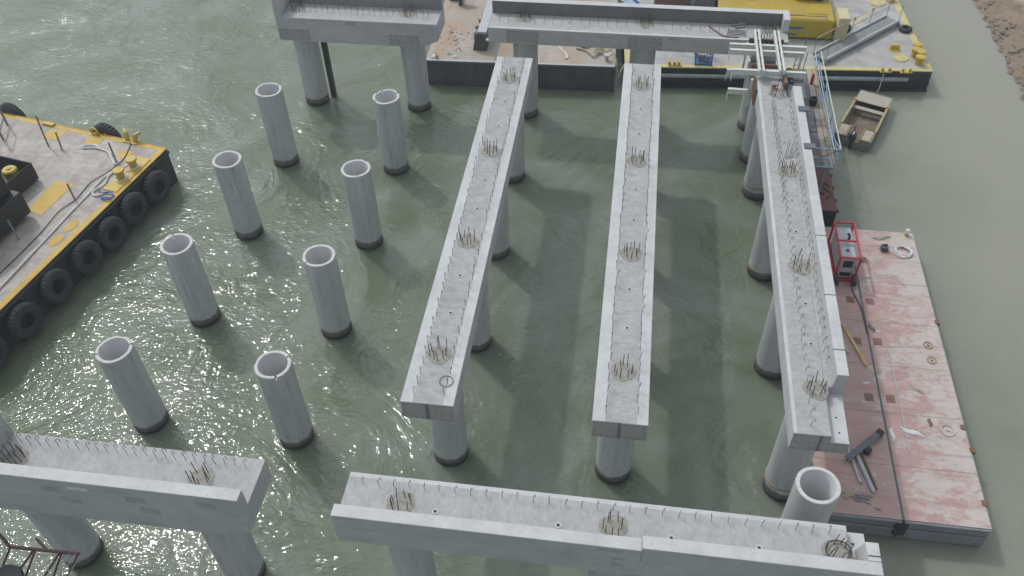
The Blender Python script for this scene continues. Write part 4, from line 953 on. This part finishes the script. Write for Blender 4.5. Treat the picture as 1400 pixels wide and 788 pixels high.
mo.box(-h - .16, -h - .02, -.07, .07, -.5, zg - .1); mo = mo.build('outboard_motor', 'black_plastic', t, world=False)
MB().tube([(-h + .1, 0, zg + .2), (-h + .7, .1, zg + .25), (-h + .9, .12, zg + .22)], .04, 6).build('tiller', 'black_plastic', mo, world=False)
MB().box(-h + .02, -h + .12, -.12, -.02, zg + .1, zg + .25).build('red_cap', 'red_cloth', mo, world=False)
MB().box(-h - .25, -h, -.02, .02, zg + .38, zg + .42).build('white_strip', 'rag_white', mo, world=False)
o = MB().box(-h + .55, -h + .85, -.62, -.32, .0, .35).build('fuel_tank', 'red_frame', t, world=False, bevel=.03)
rope('painter_rope', [(33.06, 10.25, ZR + .05), (32.95, 9.9, 1.1), (32.8, 9.4, .85), (32.62, 8.95, .72)], .02, 'rope_tan', 'thin tan painter rope tying the work boat to the barge')

# ------------------------------------------------------------------ red barge
T4 = thing('sectional_barge', 'scuffed red decked sectional barge lying beside the raised edge girder', 'barge', (29.3, -11.6, 0))
ZB = 1.2
for (xa, xb) in ((26.36, 29.26), (29.33, 32.28)):
    mb = MB().box(xa, xb, -19.33, -3.75, -.5, ZB, 0, 1)
    mb.box(xa + .01, xb - .01, -19.40, -19.332, .55, .68).box(xa + .01, xb - .01, -19.42, -19.332, ZB - .14, ZB - .02)
    if xb > 30: mb.box(xb + .002, xb + .05, -19.3, -3.8, ZB - .16, ZB - .04)
    mb.build('pontoon', ['barge_side', 'red_deck'], T4, bevel=.025)
MB().box(29.262, 29.328, -19.3, -3.8, ZB - .1, ZB - .03).build('seam_strip', 'plate_dark', T4)
MB().box(29.1, 29.5, -19.45, -19.35, .35, 1.0).build('coupling', 'black_hull', T4)
HT = None
for (x, y) in ((28.82, -8.53), (29.65, -8.54), (28.79, -10.95), (29.63, -10.89), (28.86, -13.91), (29.68, -13.91), (28.85, -5.9), (29.7, -5.9)):
    if HT is None:
        HT = MB().box(-.17, .17, -.19, .19, 0, .012).box(-.03, .03, -.1, .1, .012, .03).build('hatch_plate', 'red_dark', T4, world=False, loc=(x - 29.3, y + 11.6, ZB))
    else: inst(HT, T4, (x - 29.3, y + 11.6, ZB))
for (x, y, r, m_) in ((31.59, -15.19, .3, 'red_deck'), (31.66, -11.67, .2, 'rusty_deck'), (31.66, -10.85, .2, 'rusty_deck')):
    mb = MB().lathe([(r * .7, ZB), (r * .7, ZB + .04), (r, ZB + .04), (r, ZB)], 20, Matrix.Translation((x, y, 0))).cyl((x, y, ZB), .05, .05, .06, 8); mb.build('deck_fitting', m_, T4)
for (x, y) in ((32.33, -16.03), (32.2, -14.98), (32.3, -9.5), (32.25, -18.3)):
    MB().box(x - .1, x + .08, y - .1, y + .1, ZB - .1, ZB + .05).build('edge_lug', 'wood_brown', T4)
def item(name, mb, mat, label, cat, **k): return tag(mb.build(name, mat, **k), label, cat)
item('timber_plank', MB().beam((28.30, -10.1, ZB + .06), (28.96, -12.32, ZB + .06), .12, .09), 'wood_yellow', 'long yellow timber plank lying on the red barge deck', 'plank')
item('timber_plank', MB().beam((28.05, -10.9, ZB + .05), (28.32, -11.7, ZB + .05), .1, .07), 'wood_pale', 'short pale timber plank half hidden by the raised girder edge', 'plank')
mb = MB(); mb.beam((27.57, -17.11, ZB + .22), (29.0, -15.72, ZB + .22), .24, .03).beam((27.57, -17.11, ZB + .15), (29.0, -15.72, ZB + .15), .03, .13)
ch = thing('steel_channel', 'dark grey steel channel lying across the pipes on the red barge', 'steel beam', (28.3, -16.4, ZB + .2)); mb.build('profile', 'plate_dark', ch)
MB().obox((28.96, -15.75, ZB + .16), (1, .97, 0), (.2, .25, .22)).build('end_block', 'black', ch)
for (a, b, r, m_, lab) in (((27.7, -16.4), (27.98, -18.0), .055, 'pale_steel', 'shorter grey steel pipe under the dark channel'), ((27.92, -16.5), (28.40, -18.35), .075, 'pale_steel', 'longer thicker grey steel pipe under the dark channel'),
                      ((28.2, -16.7), (28.52, -18.2), .05, 'wood_brown', 'rusty brown steel pipe beside the grey pipes')):
    pt = [Vector((*a, ZB + r)), Vector((*b, ZB + r))]; tag(MB().tube(pt, r, 12).build('steel_pipe', m_), lab, 'pipe', 'pipes on the red barge')
item('steel_rod', MB().tube([(29.99, -11.2, ZB + .03), (30.02, -14, ZB + .03), (29.98, -16.4, ZB + .03)], .025, 6), 'pale_steel', 'long thin pale rod lying lengthwise on the red barge', 'rod')
item('black_pot', MB().cyl((28.4, -16.6, ZB), .13, .15, .22, 12).cyl((28.4, -16.6, ZB + .22), .1, .1, .02, 12), 'black', 'small black pot beside the dark channel on the red barge', 'pot')
def rag(x, y, s, label, mat='rag_white', el=1.0):
    mb = MB().lathe([(.01, s * .35), (s * .5, s * .3), (s, s * .12), (s * 1.05, 0)], 14, Matrix.Translation((x, y, ZB + .004)) @ Matrix.Rotation(s * 20, 4, 'Z') @ Matrix.Diagonal((.45, el, 1, 1)), 0, False,
                    lambda j, i, r, z: (r * (1 + .3 * math.sin(j * 1.9 + i)), z))
    return tag(mb.build('rag', mat), label, 'rag')
rag(30.24, -15.45, .22, 'larger white rag right of the thin rod on the red barge', el=1.9)
rag(29.48, -15.62, .16, 'small white rag between the seam and the thin rod', el=1.8)
rag(29.5, -10.15, .18, 'dark grey rag beside the seam of the red barge', 'plate_dark', 1.2)
rag(29.75, -10.3, .07, 'tiny white scrap beside the dark grey rag', el=1.4)
rag(28.85, -13.2, .09, 'little white paper scrap near the dark red hatches', el=1.6)
rag(30.8, -13.3, .2, 'crumpled sandy rag in the middle of the outer red pontoon', 'wood_pale', 1.3)
rag(31.0, -14.9, .16, 'dark brown clump on the outer red pontoon by the round fitting', 'wood_brown', 1.2)
mb = MB()
for k in range(26): 
    x, y = 27.9 + rnd.gauss(0, .28), -18.6 + rnd.gauss(0, .14); mb.obox((x, y, ZB + .03), (rnd.uniform(-1, 1), rnd.uniform(-.4, .4), .1), (rnd.uniform(.1, .3), .035, .03), rnd.choice((0, 0, 0, 1)))
kind(tag(mb.build('debris', ['wood_grey', 'wood_yellow']), 'scattered yellow and grey scraps near the corner of the red barge', 'debris'), 'stuff')
pts = []
for k in range(49):
    a = 2 * math.pi * k / 16; r = .36 + .05 * math.sin(k * .7) - .02 * k / 16; pts.append((31.6 + r * 1.1 * math.cos(a), -5.18 + r * math.sin(a), ZB + .04 + .03 * (k // 16)))
tag(MB().tube(pts, .035, 6).build('rope_coil', 'rope_white'), 'pale rope coiled on the far corner of the red barge', 'rope')
rag(30.78, -4.25, .25, 'pinkish rag near the far edge of the red barge', 'boat_deck', 1.5)
o = MB().box(30.6, 30.9, -5.25, -4.97, ZB, ZB + .26).box(30.65, 30.85, -5.1, -5.05, ZB + .264, ZB + .36).build('tool_box', 'slate_hull', bevel=.02); tag(o, 'small dark box beside the coiled rope on the red barge', 'box')
t = thing('lamp_float', 'small white and yellow marker at the far corner of the red barge', 'marker', (31.95, -3.95, ZB))
MB().cyl((31.95, -3.95, ZB), .11, .09, .16, 12).build('base', 'yellow_bright', t); MB().lathe([(.01, .38), (.08, .36), (.12, .26), (.1, .16), (.01, .16)], 12, Matrix.Translation((31.95, -3.95, ZB)), closed=False).build('dome', 'rag_white', t)
# generator
g0, g1, h0, h1, zb, zt = 28.22, 29.07, -7.4, -5.05, ZB + .05, 2.68
t = thing('generator', 'red framed grey generator set standing on the red barge', 'generator', ((g0 + g1) / 2, (h0 + h1) / 2, ZB))
mb = MB(); hm = (h0 + h1) / 2 - .05
for x in (g0, g1):
    for y in (h0, h1): mb.box(x - .045, x + .045, y - .045, y + .045, zb, zt)
    for z in (zb + .05, zt - .045): mb.box(x - .04, x + .04, h0 + .046, h1 - .046, z - .04, z + .04)
for y in (h0, hm, h1):
    for z in (zb + .052, zt - .045): mb.box(g0 + .046, g1 - .046, y - .04, y + .04, z - .038, z + .038)
mb.build('frame', 'red_frame', t, bevel=.01)
cs = MB().box(g0 + .1, g1 - .1, h0 + .1, h1 - .1, zb + .1, zt - .22).build('casing', 'pale_steel', t, bevel=.03)
mb = MB().box(g0 + .22, g1 - .22, h0 + .088, h0 + .11, zb + .72, zt - .32).box(g0 + .2, g1 - .2, h0 + .086, h0 + .11, zb + .2, zb + .42); mb.build('control_panel', 'black_plastic', cs)
MB().cyl(((g0 + g1) / 2 - .02, h0 + .65, zt - .222), .07, .07, .05, 14).build('filler_cap', 'black_plastic', cs)
MB().tube([(g0 + .55, hm + .28, zt - .25), (g0 + .55, hm + .3, zt - .02), (g0 + .48, hm + .42, zt + .03)], .06, 8).build('exhaust_pipe', 'black_plastic', cs)
for y in (h0 + .25, hm + .2): MB().box(g0 + .096, g0 + .11, y, y + .8, zb + .2, zt - .35).build('side_door', 'pale_steel', cs)
MB().box(g0 - .04, g1 + .04, h0 - .04, h1 + .04, ZB, zb + .008).build('skid', 'red_frame', t)
for x in (g0 + .05, g1 - .02):
    MB().lathe([(.12, -.05), (.26, -.07), (.28, 0), (.26, .07), (.12, .05)], 20, Matrix.Translation((x, h0 - .16, ZB + .28)) @ Matrix.Rotation(R(75), 4, 'Y')).build('cable_loop', 'black_plastic', t)
rope('power_cable', [(28.95, -7.6, ZB + .05), (29.02, -8.2, ZB + .03), (29.2, -9.0, ZB + .03), (29.27, -10.5, ZB + .02)], .03, 'rope_dark', 'dark power cable leading from the generator to the barge seam', 'cable')

# ------------------------------------------------------------------ mooring pile and lattice boom
t = thing('steel_pile', 'thin dark steel pile behind the outer pile of the short far cap beam', 'pile', (.9, 6.6, 0))
MB().box(.72, .98, 6.4, 6.7, -1, 4.8).build('shaft', 'black_hull', t)
t = thing('lattice_boom', 'dark red lattice boom of a crane reaching in below the short near cap beam', 'crane boom', (1, -26.6, 5))
Z = 5.0
ch_ = [((-6, -26.4, Z), (.76, -26.0, Z)), ((.76, -26.0, Z), (3.0, -25.95, Z)), ((.6, -26.1, Z - .05), (.1, -25.5, Z + .5))]
MB().tube([(.78, -26.0, Z), (3.05, -25.95, Z)], .055, 8).build('chord', 'lattice', t)
MB().tube([(.76, -26.0, Z), (.22, -25.66, Z), (-1.5, -24.95, Z + .2)], .05, 8).build('chord', 'lattice', t)
MB().tube([(.2, -28.2, Z - 1.2), (3.05, -28.2, Z - 1.2)], .055, 8).build('chord', 'lattice', t)
for a, b in (((.78, -26.0), (.4, -28.2)), ((1.55, -26), (.4, -28.2)), ((1.6, -26), (1.3, -28.2)), ((2.4, -25.97), (1.35, -28.2)), ((2.45, -25.97), (2.2, -28.2)), ((3.0, -25.95), (2.25, -28.2))):
    MB().tube([(*a, Z), (*b, Z - 1.2)], .035, 6).build('brace', 'lattice', t)
MB().tube([(1.99, -25.97, Z), (1.45, -25.65, Z + .02)], .04, 8).build('stub', 'lattice', t)
MB().lathe([(.05, -.06), (.38, -.06), (.42, -.09), (.46, -.09), (.46, .09), (.42, .09), (.38, .06), (.05, .06)], 32, Matrix.Translation((1.15, -26.95, Z - .2)) @ Matrix.Rotation(R(20), 4, 'X')).build('sheave', 'sheave', t)
for k in range(3): MB().tube([(2.75 + .17 * k, -25.9, Z + .05), (2.55 + .2 * k, -27.2, Z - .1), (2.4 + .2 * k, -28.6, Z - .4)], .008, 5).build('wire_rope', 'wire', t)

# ------------------------------------------------------------------ haze
def haze_mat():
    m = bpy.data.materials.new('haze'); m.use_nodes = True; nt = m.node_tree
    nt.nodes.remove(nt.nodes['Principled BSDF'])
    v = N(nt, 'ShaderNodeVolumePrincipled'); v.inputs['Color'].default_value = (.93, .96, 1, 1); v.inputs['Density'].default_value = HAZE
    v.inputs['Anisotropy'].default_value = .2
    nt.links.new(v.outputs[0], nt.nodes['Material Output'].inputs['Volume'])
    return m
HAZE = .0011
if HAZE:
    M['haze'] = haze_mat()
    kind(tag(MB().box(-1600, 1600, -1600, 1600, -2.6, 33).build('haze', 'haze', flat=True), 'pale thin haze in the air over the whole water', 'haze'), 'stuff')

# ------------------------------------------------------------------ light, camera
w = bpy.data.worlds.new('World'); scene.world = w; w.use_nodes = True
nt = w.node_tree; bg = nt.nodes['Background']
SUN_EL, SUN_AZ = R(51.5), R(47)          # azimuth measured from +y towards -x
sky = N(nt, 'ShaderNodeTexSky', sky_type='NISHITA', sun_disc=False)
sky.sun_elevation = SUN_EL; sky.sun_rotation = -SUN_AZ; sky.dust_density = 4; sky.air_density = 1; sky.ozone_density = 1
tc = N(nt, 'ShaderNodeTexCoord'); mp = N(nt, 'ShaderNodeMapping'); mp.inputs['Scale'].default_value = (1, 1, 2.2)
nt.links.new(tc.outputs['Generated'], mp.inputs['Vector'])
cl = ramp(nt, noise_tex(nt, mp.outputs[0], 2.6, 6, .6, .4), [(.32, (3.9, 4.6, 5.3)), (.55, (6.1, 6.7, 7.2)), (.72, (8.3, 8.7, 8.9))])
cover = ramp(nt, noise_tex(nt, mp.outputs[0], 1.4, 4, .6), [(.3, .62), (.6, .92)])
dt = N(nt, 'ShaderNodeVectorMath', operation='DOT_PRODUCT'); nt.links.new(tc.outputs['Generated'], dt.inputs[0])
dt.inputs[1].default_value = (-math.sin(SUN_AZ) * math.cos(SUN_EL), math.cos(SUN_AZ) * math.cos(SUN_EL), math.sin(SUN_EL))
aur = math_n(nt, 'MULTIPLY', math_n(nt, 'POWER', math_n(nt, 'MAXIMUM', dt.outputs['Value'], 0.0), 7.0), 1.9)
aur = math_n(nt, 'ADD', aur, .70)
sk = N(nt, 'ShaderNodeVectorMath', operation='SCALE'); nt.links.new(mix(nt, cover, sky.outputs[0], cl), sk.inputs[0]); nt.links.new(aur, sk.inputs['Scale'])
nt.links.new(sk.outputs[0], bg.inputs['Color']); bg.inputs['Strength'].default_value = .13
sd = bpy.data.lights.new('sun', 'SUN'); sd.energy = 1.3; sd.angle = R(1.35); sd.color = (1, .985, .965)
so = bpy.data.objects.new('sun', sd); COL.objects.link(so); so.location = (0, 0, 60)
dv = Vector((-math.sin(SUN_AZ) * math.cos(SUN_EL), math.cos(SUN_AZ) * math.cos(SUN_EL), math.sin(SUN_EL)))
so.rotation_euler = dv.to_track_quat('Z', 'Y').to_euler()
cam = bpy.data.cameras.new('camera'); cam.sensor_width = 36; cam.lens = 36 * 1198.65 / 1400
cam.clip_end = 5000; cam.clip_start = .5
co = bpy.data.objects.new('camera', cam); COL.objects.link(co)
yaw, pitch, roll = 0.160843, 0.794153, -0.032633
cy_, sy_ = math.cos(yaw), math.sin(yaw)
f = Vector((-sy_ * math.cos(pitch), cy_ * math.cos(pitch), -math.sin(pitch))); r = Vector((cy_, sy_, 0)); u = r.cross(f)
r2 = r * math.cos(roll) + u * math.sin(roll); u2 = -r * math.sin(roll) + u * math.cos(roll)
mw = Matrix((r2, u2, -f)).transposed().to_4x4(); mw.translation = (18.3804, -36.8639, 29.383)
co.matrix_world = mw
scene.camera = co
scene.view_settings.view_transform = 'Standard'; scene.view_settings.look = 'None'
scene.view_settings.gamma = 1; scene.view_settings.exposure = -.05; scene.view_settings.use_curve_mapping = False
scene.render.engine = 'CYCLES'; scene.cycles.use_denoising = True; scene.cycles.max_bounces = 6
